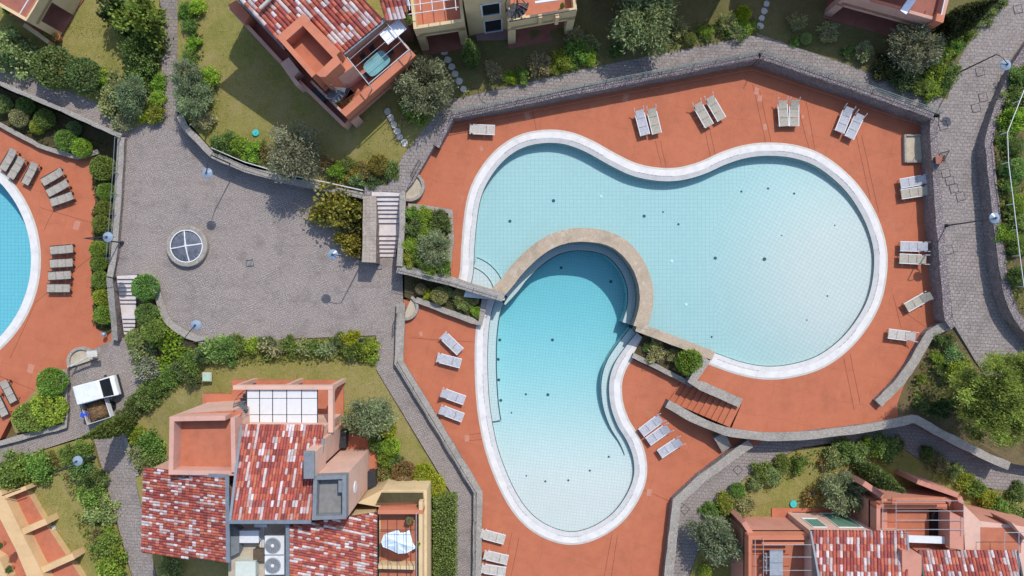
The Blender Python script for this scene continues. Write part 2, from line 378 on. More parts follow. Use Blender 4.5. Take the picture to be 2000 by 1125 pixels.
no = len(outer); mb.add(outer + [Vector((p.x, p.y, -2.75)) for p in outer], [((i + 1) % no, i, i + no, (i + 1) % no + no) for i in range(no)])
struct(mb.build('west_pool_deck', DECK)); PATCHES.append(([(p.x, p.y) for p in outer], lambda x, y: LZ))
patch('west_bed', [(-500, -40), (0, 172), (235, 272), (232, 308), (185, 305), (150, 306), (75, 280), (0, 238), (-500, 40)], SOIL, z=LZ + .18, rough=.15)
patch('hedge_bed', [(186, 308), (228, 308), (228, 640), (210, 652), (188, 640), (184, 600), (178, 560), (186, 430), (186, 370)], SOIL, z=LZ + .12, rough=.1)
patch('corner_bed', [(128, 722), (124, 832), (30, 846), (20, 820), (95, 730)], LAWN, z=LZ + .14, rough=.1)
patch('service_court', [(222, 655), (268, 668), (288, 758), (245, 805), (182, 846), (0, 905), (-500, 960), (-500, 900), (0, 866), (127, 836), (130, 722), (160, 688)], PAVE, z=LZ - .01)
patch('south_west_path', [(180, 846, -2.02), (246, 848, -2.02), (305, 1125, -1.7), (330, 1600, -1.3), (285, 1600, -1.3), (258, 1125, -1.7)], PATHM)
patch('south_west_garden', [(-500, 962), (0, 905), (176, 852), (256, 1125), (284, 1600), (-500, 1600)], LAWN, z=-1.9, rough=.15)
patch('planted_bank', [(268, 538, -.5), (298, 550, -.06), (310, 592, -.06), (328, 634, -.06), (368, 659, -.06), (406, 670, -.06), (395, 692, -.4), (330, 735, -1.1), (255, 805, -1.75), (290, 755, -1.95), (268, 670, -1.95), (266, 600, -1.5)], SOIL, rough=.1)
patch('south_lawn', [(406, 669, -.1), (735, 656, -.1), (735, 724, -.1), (886, 976, -.1), (886, 1600, -.1), (334, 1600, -.6), (306, 1125, -1.2), (246, 850, -1.7), (256, 804, -1.7), (330, 736, -1.1), (395, 692, -.4)], LAWN, rough=.1)
patch('house_lawn', [(345, -500, 1.6), (347, 215, 1.0), (418, 296, 1.2), (560, 344, 1.2), (722, 378, 1.4), (748, 370, 1.9), (790, 300, 2.0), (838, 240, 2.2), (880, 196, 2.28), (800, 0, 2.0), (780, -500, 2.0)], LAWN, rough=.08)
patch('middle_garden', [(880, 198, 2.28), (1140, 136, 2.3), (1484, 68, 2.4), (1850, 196, 2.55), (1868, 130, 2.6), (1905, 60, 2.6), (1990, -40, 2.6), (2200, -500, 2.6), (780, -500, 2.0), (800, 0, 2.0)], LAWNSHADE, rough=.1)
patch('upper_path', [(790, 376, 2.0), (748, 374, 2.0), (790, 300, 2.05), (838, 240, 2.2), (880, 196, 2.3), (1140, 135, 2.32), (1484, 67, 2.42), (1850, 195, 2.57), (1868, 128, 2.62), (1905, 58, 2.62), (1990, -42, 2.6), (2200, -500, 2.6), (2420, -500, 2.6), (1988, 130, 2.6), (1938, 240, 2.6), (1928, 290, 2.6), (1934, 400, 2.6), (1950, 520, 2.5), (1980, 620, 2.4), (2005, 670, 2.4), (2150, 780, 2.4), (2150, 900, 2.4), (1950, 770, 2.35), (1905, 705, 2.4), (1862, 632, 2.5), (1850, 520, 2.6), (1840, 400, 2.6), (1830, 262, 2.6), (1836, 224, 2.6), (1484, 104, 2.42), (880, 220, 2.3), (845, 290, 2.15), (808, 355, 2.0)], PATHM)
patch('east_hill', [(2420, -500, 3.6), (1984, 140, 3.1), (1938, 262, 3.25), (1938, 300, 3.5), (1948, 400, 3.6), (1962, 520, 3.6), (1980, 590, 3.5), (2010, 640, 3.3), (2200, 790, 3.2), (2900, 800, 5), (2900, -500, 5)], DRY, rough=.4)
patch('pine_garden', [(1862, 634, 2.3), (1812, 656, 1.6), (1768, 745, 1.4), (1752, 790, 1.4), (1756, 822, 1.3), (1790, 815, 1.2), (1880, 860, 1.2), (1978, 906, 1.2), (2300, 960, 1.4), (2150, 885, 2.2), (1950, 768, 2.25), (1905, 707, 2.3)], DRY, rough=.15)
patch('south_path', [(1340, 1600), (1345, 1125), (1400, 985), (1470, 920), (1560, 875), (1620, 866), (1740, 860), (1800, 900), (1900, 948), (1990, 965), (2200, 990), (2200, 950), (1978, 905), (1880, 858), (1790, 812), (1755, 818), (1640, 848), (1500, 856), (1470, 860), (1430, 885), (1318, 975), (1295, 1125), (1288, 1600)], PATHM, z=0.0)
patch('south_east_garden', [(1341, 1600), (1346, 1125), (1401, 986), (1471, 921), (1561, 876), (1740, 861), (1800, 901), (1900, 949), (1990, 966), (2900, 1100), (2900, 1600)], LAWN, z=0.06, rough=.12)

# ------------------------------------------------------------------ the two joined pools
UW = UZ - .10; LW = DZ - .10
up_edge = [(918, 562), (924, 530), (926, 490), (930, 440), (938, 390), (955, 350), (985, 312), (1022, 288), (1065, 279), (1105, 282), (1145, 297), (1190, 322), (1235, 343), (1285, 353), (1330, 352), (1375, 340), (1420, 320), (1460, 308), (1502, 304), (1552, 309), (1600, 328), (1650, 370), (1684, 420), (1703, 470), (1708, 515), (1700, 570), (1680, 615), (1645, 660), (1600, 694), (1550, 711), (1500, 716), (1450, 708), (1392, 688)]
low_edge = [(974, 572), (960, 608), (953, 660), (952, 720), (955, 780), (961, 825), (971, 872), (986, 916), (1006, 960), (1031, 997), (1061, 1022), (1098, 1037), (1130, 1038), (1166, 1025), (1200, 1000), (1225, 965), (1238, 930), (1237, 895), (1225, 862), (1206, 830), (1193, 792), (1190, 750), (1199, 714), (1219, 682), (1244, 650)]
ring = [(966, 578), (990, 552), (1010, 526), (1045, 492), (1080, 470), (1115, 460), (1150, 459), (1185, 465), (1215, 480), (1242, 510), (1258, 545), (1263, 578), (1260, 608), (1250, 640)]
UE = spline([P(a, b, UZ) for a, b in up_edge], 6); LE = spline([P(a, b, DZ) for a, b in low_edge], 6); RG = spline([P(a, b, 1.5) for a, b in ring], 6)
def offs(pl, d, z=None):
    out = []
    for i, p in enumerate(pl):
        a = pl[max(0, i - 1)]; b = pl[min(len(pl) - 1, i + 1)]; t = (b - a).to_2d().normalized()
        out.append(Vector((p.x - t.y * d, p.y + t.x * d, p.z if z is None else z)))
    return out
rail_wall = [P(1255, 642, 1.5), P(1394, 694, 1.5)]
def zs(pl, z): return [Vector((p.x, p.y, z)) for p in pl]
# decks: everything outside the coping
UO = offs(UE, 1.0)           # left of travel = outside
LO = offs(LE, -1.0)
def plain_poly(name, pts, mat, z, zb=-2.75):
    mb = MB(); pts = zs(pts, z)
    if area(pts) < 0: pts.reverse()
    tri = tessellate_polygon([[Vector((p.x, p.y, 0)) for p in pts]])
    mb.add(pts, [t if (pts[t[1]] - pts[t[0]]).to_2d().cross((pts[t[2]] - pts[t[0]]).to_2d()) > 0 else (t[0], t[2], t[1]) for t in tri])
    n = len(pts); mb.add(pts + zs(pts, zb), [((i + 1) % n, i, i + n, (i + 1) % n + n) for i in range(n)])
    PATCHES.append(([(p.x, p.y) for p in pts], lambda x, y: z))
    return struct(mb.build(name, mat))
plain_poly('upper_pool_deck', [P(a, b, UZ) for a, b in [(895, 560), (772, 525), (792, 400), (795, 374), (836, 298), (878, 234), (1468, 118), (1815, 234), (1824, 262), (1832, 400), (1840, 520), (1848, 628), (1812, 656), (1768, 745), (1752, 790), (1756, 824), (1640, 852), (1500, 860), (1428, 838), (1448, 790), (1358, 748), (1388, 700)]] + list(reversed(UO)), DECK, UZ)
plain_poly('lower_pool_deck', [P(a, b, DZ) for a, b in [(1232, 700), (1330, 745), (1420, 790), (1470, 830), (1505, 856), (1430, 888), (1316, 975), (1294, 1125), (1286, 1600), (938, 1600), (942, 962), (786, 705), (788, 585), (820, 580), (945, 620)]] + LO, DECK, DZ)
# coping: cream border, white slabs, grey overflow lip sloping to the water
for nm, pl, sgn, zd in (('upper', UE, 1, UZ), ('lower', LE, -1, DZ)):
    for part, d0, d1, m, za, zb_ in (('coping_border', 1.0, .84, COPC, .014, .03), ('coping_slabs', .84, .36, COPW, .03, .03), ('overflow_lip', .36, 0.0, COPG, .024, -.05)):
        mb = MB(); A = offs(pl, sgn * d0, zd + za); B = offs(pl, sgn * d1, zd + zb_)
        if sgn < 0: A, B = B, A
        mb.ribbon(B, A)
        if part == 'coping_border': mb.ribbon(A, zs(A, zd - .2)) if sgn > 0 else mb.ribbon(B, zs(B, zd - .2))
        if part == 'coping_slabs':
            pass
        struct(mb.build(nm + '_pool_' + part, m, smooth=False))
    mb = MB(); rs = random.Random(3); A = offs(pl, sgn * .385, zd + .034); B = offs(pl, sgn * .36, zd + .034)
    for i in range(len(A) - 1):
        if noise.noise(Vector((i * .11, sgn, 2))) > .02: mb.ribbon([A[i], A[i].lerp(A[i + 1], .8)], [B[i], B[i].lerp(B[i + 1], .8)])
    struct(mb.build(nm + '_pool_overflow_slot', plain('slot_grime', (.14, .135, .13), .9, .2)))
    mb = MB(); e0 = offs(pl, 0, zd - .05); e1 = offs(pl, sgn * -.045, zd - .085)
    mb.ribbon(e0, e1) if sgn < 0 else mb.ribbon(e1, e0)
    struct(mb.build(nm + '_pool_waterline', NOSE))
# basins
def basin(name, edge, mat, zdeck, depth):
    poly = [(p.x, p.y) for p in edge]; big = [(p.x, p.y) for p in edge]
    xs = [p[0] for p in poly]; ys = [p[1] for p in poly]; st = .5; mb = MB(); idx = {}
    nx = int((max(xs) - min(xs) + 2) / st) + 1; ny = int((max(ys) - min(ys) + 2) / st) + 1
    vs = []; fs = []
    def vid(i, j):
        if (i, j) not in idx:
            x = min(xs) - 1 + i * st; y = min(ys) - 1 + j * st; idx[(i, j)] = len(vs); vs.append(Vector((x, y, zdeck - depth(x, y))))
        return idx[(i, j)]
    ins = {}
    def near(i, j):
        k = (i, j)
        if k not in ins: ins[k] = inpoly(min(xs) - 1 + i * st, min(ys) - 1 + j * st, poly)
        return ins[k]
    for i in range(nx):
        for j in range(ny):
            if any(near(i + a, j + b) for a in (0, 1) for b in (0, 1)): fs.append((vid(i, j), vid(i + 1, j), vid(i + 1, j + 1), vid(i, j + 1)))
    mb.add(vs, fs)
    mb.ribbon(zs(edge, zdeck - .04), [Vector((p.x, p.y, zdeck - depth(p.x, p.y) - .4)) for p in edge])
    o = struct(mb.build(name, mat)); 
    for p in o.data.polygons: p.use_smooth = True
    return o
def sstep(t): t = min(1, max(0, t)); return t * t * (3 - 2 * t)
US = P(1650, 545, .4)
def updepth(x, y):
    r = math.hypot(x - US.x, y - US.y); return .26 + .54 * sstep((r - 2.5) / 11.0) + .12 * sstep((-x - 0) / 6)
def lowdepth(x, y): return .22 + 1.75 * sstep((y + 16.5) / 17.5)
b_up = basin('upper_pool_basin', UE + offs(RG, .3)[::-1], UPT, UZ, updepth)
b_low = basin('lower_pool_basin', LE + RG[::-1], LPT, DZ, lowdepth)
# ledge running along both flanks of the lower pool
def ledge(seg, w, name='ledge'):
    mb = MB(); A = seg; B = offs(seg, w)
    t0 = zs(A, DZ - .40); t1 = zs(B, DZ - .40); mb.ribbon(t0, t1); mb.ribbon(t1, zs(B, DZ - 2.6))
    for k in range(2): mb.tube(t1[0], t1[0], .01)
    mb.build(name, LPT, b_low)
    nb = MB(); nb.ribbon(offs(B, -.07, DZ - .39), offs(B, .01, DZ - .385)); nb.build('ledge_nosing', NOSE, b_low)
ledge(LE[0:31], .72); ledge(LE[-42:], .62)
# deep shadow-side ledge below the ring wall
ri = offs(RG, -.62)
mb = MB(); rr = offs(RG, -1.15); mb.ribbon(zs(rr, DZ - .40), zs(offs(RG, -.3), DZ - .40)); mb.ribbon(zs(rr, DZ - 2.6), zs(rr, DZ - .40)); mb.build('ledge', LPT, b_low)
nb = MB(); nb.ribbon(zs(offs(RG, -1.16), DZ - .385), zs(offs(RG, -1.08), DZ - .39)); nb.build('ledge_nosing', NOSE, b_low)
# curved steps in the upper pool's corner
for k, (r_, zz) in enumerate(((1.5, .28), (2.3, .48))):
    c = P(905, 580, UZ); pts = circ(c, r_ + .9, UZ - zz, 16, math.radians(-5), math.radians(72)); mb = MB()
    inner_ = zs([c] * len(pts), UZ - zz); mb.add(inner_[:1] + pts, [(0, i, i + 1) for i in range(1, len(pts))]); mb.ribbon(pts, zs(pts, UZ - 2)); mb.build('pool_step', UPT, b_up)
    nb = MB(); nb.ribbon([p + Vector((0, 0, .012)) for p in circ(c, r_ + .84, UZ - zz, 16, math.radians(-5), math.radians(72))], [p + Vector((0, 0, .014)) for p in circ(c, r_ + .91, UZ - zz, 16, math.radians(-5), math.radians(72))]); nb.build('step_nosing', NOSE, b_up)
# inlets and drains set in the floors
INL = plain('inlet_dark', (.05, .085, .10), .5, .1); INLW = plain('inlet_white', (.75, .78, .78), .5, .05)
for (a, b, r_, m, up) in [(1081, 392, .16, 0, 1), (996, 432, .15, 0, 1), (1258, 422, .15, 0, 1), (1295, 414, .08, 0, 1), (1325, 438, .11, 0, 1), (1397, 504, .15, 0, 1), (1493, 506, .17, 0, 1), (1448, 374, .1, 0, 1), (1500, 368, .1, 0, 1), (1551, 378, .1, 0, 1), (1174, 384, .13, 1, 1), (1312, 510, .15, 1, 1), (1340, 595, .14, 1, 1), (1390, 658, .09, 0, 1), (1616, 578, .08, 0, 1), (1576, 625, .06, 0, 1), (1630, 440, .06, 0, 1), (1527, 460, .06, 0, 1),
                           (976, 664, .15, 0, 0), (973, 702, .15, 0, 0), (974, 742, .15, 0, 0), (978, 782, .15, 0, 0), (1079, 664, .15, 0, 0), (1070, 771, .15, 0, 0), (1027, 770, .11, 0, 0), (1096, 523, .15, 0, 0), (1193, 550, .16, 0, 0), (1028, 929, .07, 0, 0), (1065, 940, .1, 0, 0), (1110, 938, .1, 0, 0), (1152, 919, .1, 0, 0), (1189, 892, .1, 0, 0), (999, 806, .08, 0, 0)]:
    zd, fd, bb = (UZ, updepth, b_up) if up else (DZ, lowdepth, b_low)
    p = P(a, b, zd - .7); zf = zd - fd(p.x, p.y); p = P(a, b, zf)
    r_ *= .82; MB().lathe((p.x, p.y, zf - .01), [(r_, 0), (r_, .03), (r_ * .7, .05)], 12).build('floor_inlet', INLW if m else INL, bb)
def water(name, edge, z, zb, mat):
    mb = MB(); mb.prism([(p.x, p.y) for p in edge], z, zb); o = struct(mb.build(name, mat)); return o
water('upper_pool_water', offs(UE, .03) + RG[::-1], UW, UZ - 2.2, WATER)
water('lower_pool_water', offs(LE, -.03) + RG[::-1], LW, DZ - 3.2, WATERL)
# west pool
mb = MB()
for r0, r1, z0, z1, mi in ((LR + .85, LR + .66, .014, .03, 0), (LR + .66, LR + .05, .03, .03, 1), (LR + .05, LR, .024, -.05, 2)):
    A = circ(LC, r0, LZ + z0); B = circ(LC, r1, LZ + z1); A.append(A[0]); B.append(B[0]); mb.ribbon(A, B, mi)
struct(mb.build('west_pool_coping', [COPC, COPW, COPG]))
mb = MB(); A = circ(LC, LR, LZ - .04); A.append(A[0]); mb.ribbon(A, zs(A, LZ - 1.7)); mb.add(circ(LC, LR + .1, LZ - 1.6), [tuple(range(96))]); struct(mb.build('west_pool_basin', BPT))
mb = MB(); mb.prism(circ(LC, LR + .02, 0), LZ - .1, LZ - 2.2); struct(mb.build('west_pool_water', water_mat('west_water', .24, (.02, .76, .84))))
g = bpy.data.objects['ground']    # the ground sheet is open where the west pool is sunk into it
me = g.data; me.clear_geometry(); sq = [Vector(p) for p in ((-500, -500, -2.7), (500, -500, -2.7), (500, 500, -2.7), (-500, 500, -2.7))]
hole = [(p.x, p.y) for p in circ(LC, LR + .15, 0)]
ps = [sq, [Vector((*p, 0)) for p in hole]]
tri = tessellate_polygon([[Vector((p.x, p.y, 0)) for p in q] for q in ps]); av = [Vector((p.x, p.y, -2.7)) for q in ps for p in q]
me.from_pydata(av, [], [t if (av[t[1]] - av[t[0]]).to_2d().cross((av[t[2]] - av[t[0]]).to_2d()) > 0 else (t[0], t[2], t[1]) for t in tri])

# ------------------------------------------------------------------ walls
def wall(label, pts, width, zb, zt=None, body=STONE, cap=CAP, capt=.07, over=.04, sm=0, name='stone_wall', cat='wall', jit=.03, group=None):
    """pts (px, py[, ztop]) surveyed on the top; body and a slightly uneven cap"""
    w = [P(p[0], p[1], p[2] if len(p) > 2 else zt) for p in pts]
    if sm: w = spline(w, sm)
    d = [w[0]]
    for a, b in zip(w[:-1], w[1:]):
        n = max(1, int((b - a).length / .7))
        for k in range(1, n + 1): d.append(a.lerp(b, k / n))
    rnd = random.Random(len(LABELS) + 5)
    def side(h, z=None, off=0.0):
        q = offs(d, h)
        return [Vector((p.x + rnd.uniform(-jit, jit), p.y + rnd.uniform(-jit, jit), (p.z + off) if z is None else z)) for p in q]
    root = thing(name, label, cat, (w[len(w) // 2].x, w[len(w) // 2].y, zb), group)
    for nm, hw, zo, zlow, m in (('wall_body', width / 2, -capt, zb, body), ('wall_cap', width / 2 + over, 0, None, cap)):
        A = side(hw, None, zo); B = side(-hw, None, zo)
        A2 = [Vector((p.x, p.y, zlow if zlow is not None else p.z - capt - .004)) for p in A]; B2 = [Vector((p.x, p.y, zlow if zlow is not None else p.z - capt - .004)) for p in B]
        n = len(A); vs = A + B + A2 + B2; mb = MB(); fs = []
        for i in range(n - 1):
            fs += [(n + i, n + i + 1, i + 1, i), (i, i + 1, 2 * n + i + 1, 2 * n + i), (n + i + 1, n + i, 3 * n + i, 3 * n + i + 1)]
        fs += [(0, 2 * n, 3 * n, n), (n - 1, 2 * n - 1, 4 * n - 1, 3 * n - 1)]
        mb.add(vs, fs); mb.build(nm, m, root)
    return root
wall('thick curved sandstone wall dividing the upper pool from the lower pool', [(p[0], p[1]) for p in ring], 1.0, -2.3, 1.5, body=plain('ring_face', (.26, .22, .18), .9, .15), cap=RINGCAP, sm=5, jit=.012, over=.02)
wall('straight sandstone wall between the wide pool and the small planter', [(1244, 638), (1394, 695)], .62, -2.3, 1.485, cap=RINGCAP, jit=.015)
wall('short stone wall closing the planter beside the clipped bush', [(1380, 700), (1352, 745), (1447, 788)], .62, -.2, 1.75)
wall('stone wall with a fence between the planter and the corner of the lower pool', [(776, 524), (880, 549), (984, 581)], .6, -2.3, 1.75)
wall('curving stone wall below the red steps and the upper pool deck', [(1303, 788, 1.0), (1350, 815, 1.3), (1390, 833, 1.55), (1430, 845, 1.7), (1500, 853, 1.8), (1570, 851, 1.85), (1640, 843, 1.85), (1700, 835, 1.85), (1765, 823, 1.85), (1790, 820, 1.8), (1830, 842, 1.8), (1880, 868, 1.8), (1930, 893, 1.7), (1972, 910, 1.6)], .55, -.3, sm=3)
wall('leaning stone buttress block beside the curving wall', [(1404, 850, 1.0), (1420, 878, .35)], .8, -.2)
wall('dry stone wall between the upper deck and the pine garden', [(1716, 788, 1.9), (1752, 752, 1.9), (1780, 715, 1.95), (1805, 672, 2.0), (1822, 650, 2.1), (1856, 634, 2.3)], .62, .6, sm=4)
wall('dark stone retaining wall along the eastern edge of the upper deck', [(1826, 230, 2.75), (1824, 262, 2.75), (1833, 400, 2.75), (1843, 520, 2.75), (1852, 622, 2.7), (1864, 638, 2.6)], .58, .8, cap=STONE, over=0)
wall('long rubble wall under the railing on the north west of the upper deck', [(852, 285, 2.25), (882, 226, 2.6), (1140, 175, 2.75), (1482, 108, 2.9)], .5, .8, cap=STONE, over=0)
wall('rubble wall under the railing on the north east of the upper deck', [(1486, 109, 2.9), (1660, 168, 2.95), (1824, 226, 2.95)], .5, .8, cap=STONE, over=0)
wall('broad rubble wall holding up the hill beside the eastern path', [(2040, 50, 3.3), (1978, 142, 3.2), (1934, 262, 3.4), (1934, 300, 3.65), (1944, 399, 3.75), (1955, 490, 3.75), (1964, 552, 3.7), (1974, 590, 3.6), (1998, 634, 3.5), (2080, 720, 3.4)], .6, 1.5, cap=STONE, over=0, sm=3)
wall('grey retaining wall between the plaza and the lawn of the pink house', [(350, 225, 1.25), (362, 248, 1.3), (415, 303, 1.4), (480, 330, 1.4), (560, 352, 1.45), (640, 368, 1.5), (716, 384, 1.7)], .42, -.3, cap=CAP)
wall('low wall with a metal rail above the western flower bed', [(-400, -10), (0, 163), (120, 214), (236, 266)], .26, -2.6, .5)
wall('wall with a railing along the west side of the plaza', [(237, 268), (233, 340), (228, 420), (222, 500), (214, 540)], .42, -2.6, .45)
wall('sloping rubble wall on the left of the service court steps', [(213, 542, .3), (218, 590, -.3), (222, 630, -.95), (224, 664, -1.3)], .4, -2.6)
wall('kerb wall curving round the green planted bank of the plaza', [(272, 534), (290, 536), (302, 552), (312, 590), (330, 630), (368, 655), (408, 668)], .45, -1.5, .22, sm=4)
wall('broad buff wall on the left of the plaza steps', [(722, 384, 2.15), (722, 440, 2.1), (720, 512, 2.0)], .95, -.2, cap=paving('buff_pavers', .28, .28, (.33, .275, .225), (.38, .325, .27), (.30, .255, .21), mortar=.015, off=0, morc=(.2, .17, .14)))
wall('narrow wall on the right of the plaza steps', [(786, 374, 2.2), (786, 440, 2.15), (780, 520, 1.95)], .35, -.2)
wall('low stone wall between the southern lane and the left side of the lower deck', [(783, 592), (779, 708), (934, 962), (930, 1200), (928, 1600)], .6, -.3, .55)
wall('curb wall edging the lower planter with the small pale bushes', [(812, 585), (870, 607), (938, 632), (948, 580)], .35, -.2, .55)
wall('curb of the large planter beside the upper deck', [(797, 402), (880, 413), (881, 470), (872, 542)], .34, 1.2, 1.8)
wall('rubble wall along the south eastern lane beside the lower deck', [(1306, 1600), (1306, 1125), (1322, 980), (1370, 935), (1432, 890), (1466, 866)], .6, -.3, .85)
wall('kerb wall edging the planted corner by the red western deck', [(126, 722), (126, 832), (20, 860), (-200, 920)], .35, -2.6, -1.6)
wall('thin curb round the western flower bed', [(-200, 155), (0, 243), (75, 284), (150, 308), (192, 296)], .28, -2.6, -1.55)
wall('stub of stone curb around the planter with bare branches', [(1236, 694), (1300, 725), (1352, 752)], .32, -.2, .62)
wall('pale curb beside the lane at the edge of the south western lawn', [(244, 855, -1.5), (262, 905, -1.45), (268, 930, -1.4)], .22, -2.6)
patch('planter_soil', pz([(792, 404), (880, 414), (880, 540), (778, 520)], UZ + .2), SOIL, rough=.1, zb=1)
patch('lower_planter_soil', pz([(790, 532), (950, 580), (940, 634), (815, 590), (790, 580)], .3), SOIL, rough=.1, zb=-.2)
patch('branch_planter_soil', pz([(1262, 648), (1388, 698), (1352, 748), (1238, 692)], .32), SOIL, rough=.1, zb=-.2)
patch('step_landing', [(712, 362, 1.98), (792, 362, 1.98), (792, 384, 1.93), (712, 384, 1.93)], PATHM, zb=0)
# semicircular landings
for i, (a, b, r_, z, d) in enumerate([(800, 364, 28, UZ + .35, (-125, 62)), (792, 600, 25, .35, (-105, 60)), (160, 706, 29, LZ + .3, (12, 205))]):
    p = P(a, b, z); r_ = r_ / 25
    o = thing('round_landing', ['half round concrete landing by the gate at the top of the plaza steps', 'half round concrete landing at the lower deck entrance', 'half round concrete landing beside the western deck near the van'][i], 'landing', (p.x, p.y, z - .5), 'half round landings')
    d = [math.radians(k) for k in d]; MB().prism([(q.x, q.y) for q in circ(p, r_ - .01, z, 28, *d)], z - .07, z - .5).build('slab', CONC, o)
    mb = MB(); A = circ(p, r_ + .02, z + .1, 30, *d); B = circ(p, r_ - .2, z + .1, 30, *d); mb.ribbon(A, B); mb.ribbon(zs(A, z - .45), A); mb.ribbon(B, zs(B, z - .2)); mb.add([A[0], B[0], zs([B[0]], z - .3)[0], zs([A[0]], z - .3)[0]], [(0, 1, 2, 3)]); mb.add([A[-1], B[-1], zs([B[-1]], z - .3)[0], zs([A[-1]], z - .3)[0]], [(3, 2, 1, 0)]); mb.build('rim', CAP, o)

# ------------------------------------------------------------------ steps
def steps(label, edges, z0, z1, mat, name='stone_steps', ry=None, thick=.5):
    """edges: list of (left px, right px) nosing lines, top to bottom; a tread fills between consecutive lines"""
    n = len(edges) - 1; c = P(*edges[n // 2][0], (z0 + z1) / 2); root = thing(name, label, 'steps', (c.x, c.y, z1))
    for i in range(n):
        z = z0 + (z1 - z0) * i / max(1, n - 1)
        a, b = edges[i]; c_, d = edges[i + 1]
        q = [P(*a, z), P(*b, z), P(*d, z), P(*c_, z)]
        fr = (q[3] - q[0]).normalized() * -.04; q[0] += fr; q[1] += fr
        MB().prism([(p.x, p.y) for p in q], z, z - .09).build('step', mat, root)
        q2 = [Vector(p) for p in q]; back = (q[3] - q[0]).normalized() * -.06; q2[3] += back; q2[2] += back
        MB().prism([(p.x, p.y) for p in q2], z - .093, z1 - thick).build('riser', STEPR if mat is STEPM else mat, root)
    return root
ys = [373, 383, 392, 400.5, 409, 417, 425.5, 435.5, 460, 469, 477, 485, 493, 501.5]
steps('pale stone steps climbing from the plaza to the upper path', [((726 , y), (782 - max(0, y - 440) * .16, y)) for y in ys], 1.95, .1, STEPM)
ys = [533.5, 544.5, 552.5, 561, 568.5, 576, 585, 592.5, 622.5, 630.5, 638, 646, 653]
steps('pale stone steps from the plaza down to the service court', [((227 + (y - 534) * .13, y), (268 - (y - 534) * .045, y)) for y in ys], -.05, LZ + .1, STEPM)
def lp(a, b, t): return (a[0] + (b[0] - a[0]) * t, a[1] + (b[1] - a[1]) * t)
steps('red tiled steps joining the lower deck to the upper deck', [(lp((1334, 742), (1446, 790), 1 - k / 10), lp((1306, 783), (1424, 834), 1 - k / 10)) for k in range(11)], UZ - .02, DZ + .14, DECK, 'tiled_steps')

# expansion joints and repair patches in the red decks: thin sheets just above the surface
JOINT = plain('joint_filler', (.15, .05, .035), .9, .15); REPAIR = plain('deck_repair', (.43, .19, .125), .85, .1, 4)
for dk, z, ls in (('upper_pool_deck', UZ, [((1280, 275), (1292, 326)), ((1290, 275), (1301, 326)), ((1376, 250), (1388, 312)), ((1386, 250), (1398, 308)), ((1470, 165), (1497, 285)), ((1482, 170), (1507, 283)), ((1560, 215), (1580, 290)), ((1575, 200), (1592, 293)), ((1672, 265), (1700, 390)), ((1683, 265), (1716, 415)), ((1660, 690), (1680, 790)), ((1648, 700), (1668, 800)), ((1744, 575), (1760, 640)), ((1752, 600), (1810, 640)), ((1040, 215), (1048, 258))]),
                  ('lower_pool_deck', DZ, [((1000, 1040), (982, 1125)), ((1014, 1050), (998, 1125)), ((1206, 1045), (1194, 1125)), ((1196, 1040), (1180, 1125)), ((1242, 950), (1310, 980)), ((800, 660), (930, 668)), ((910, 850), (940, 846)), ((905, 862), (945, 858))]),
                  ('west_pool_deck', LZ, [((78, 405), (178, 435)), ((70, 590), (180, 500)), ((20, 700), (70, 590)), ((0, 735), (75, 765)), ((110, 400), (86, 450))])):
    for a, b in ls:
        A = P(*a, z); B = P(*b, z); d = (B - A).to_2d().normalized() * .016; mb = MB(); nn = 8
        L1 = [A.lerp(B, k / nn) + Vector((-d.y, d.x, .004)) + Vector((random.uniform(-.015, .015), random.uniform(-.015, .015), 0)) for k in range(nn + 1)]; L2 = [p + Vector((d.y * 2, -d.x * 2, 0)) for p in L1]
        struct(mb.ribbon(L2, L1).build('deck_joint', JOINT, bpy.data.objects[dk]))
for dk, z, ls in (('upper_pool_deck', UZ, [(1030, 226, 10), (1222, 191, 10), (1478, 178, 9), (1484, 192, 8), (1494, 248, 8), (1568, 228, 5), (940, 290, 6)]), ('lower_pool_deck', DZ, [(912, 856, 9), (822, 652, 6), (1268, 962, 9)]), ('west_pool_deck', LZ, [(150, 440, 12), (60, 720, 12)])):
    for a, b, w in ls:
        p = P(a, b, z); h = w / 50; an = random.uniform(-.3, .3); q = [p + Matrix.Rotation(an, 3, 'Z') @ Vector((sx * h, sy * h * 1.5, .005)) for sx, sy in ((-1, -1), (1, -1), (1, 1), (-1, 1))]
        struct(MB().add(q, [(0, 1, 2, 3)]).build('deck_repair', REPAIR, bpy.data.objects[dk]))
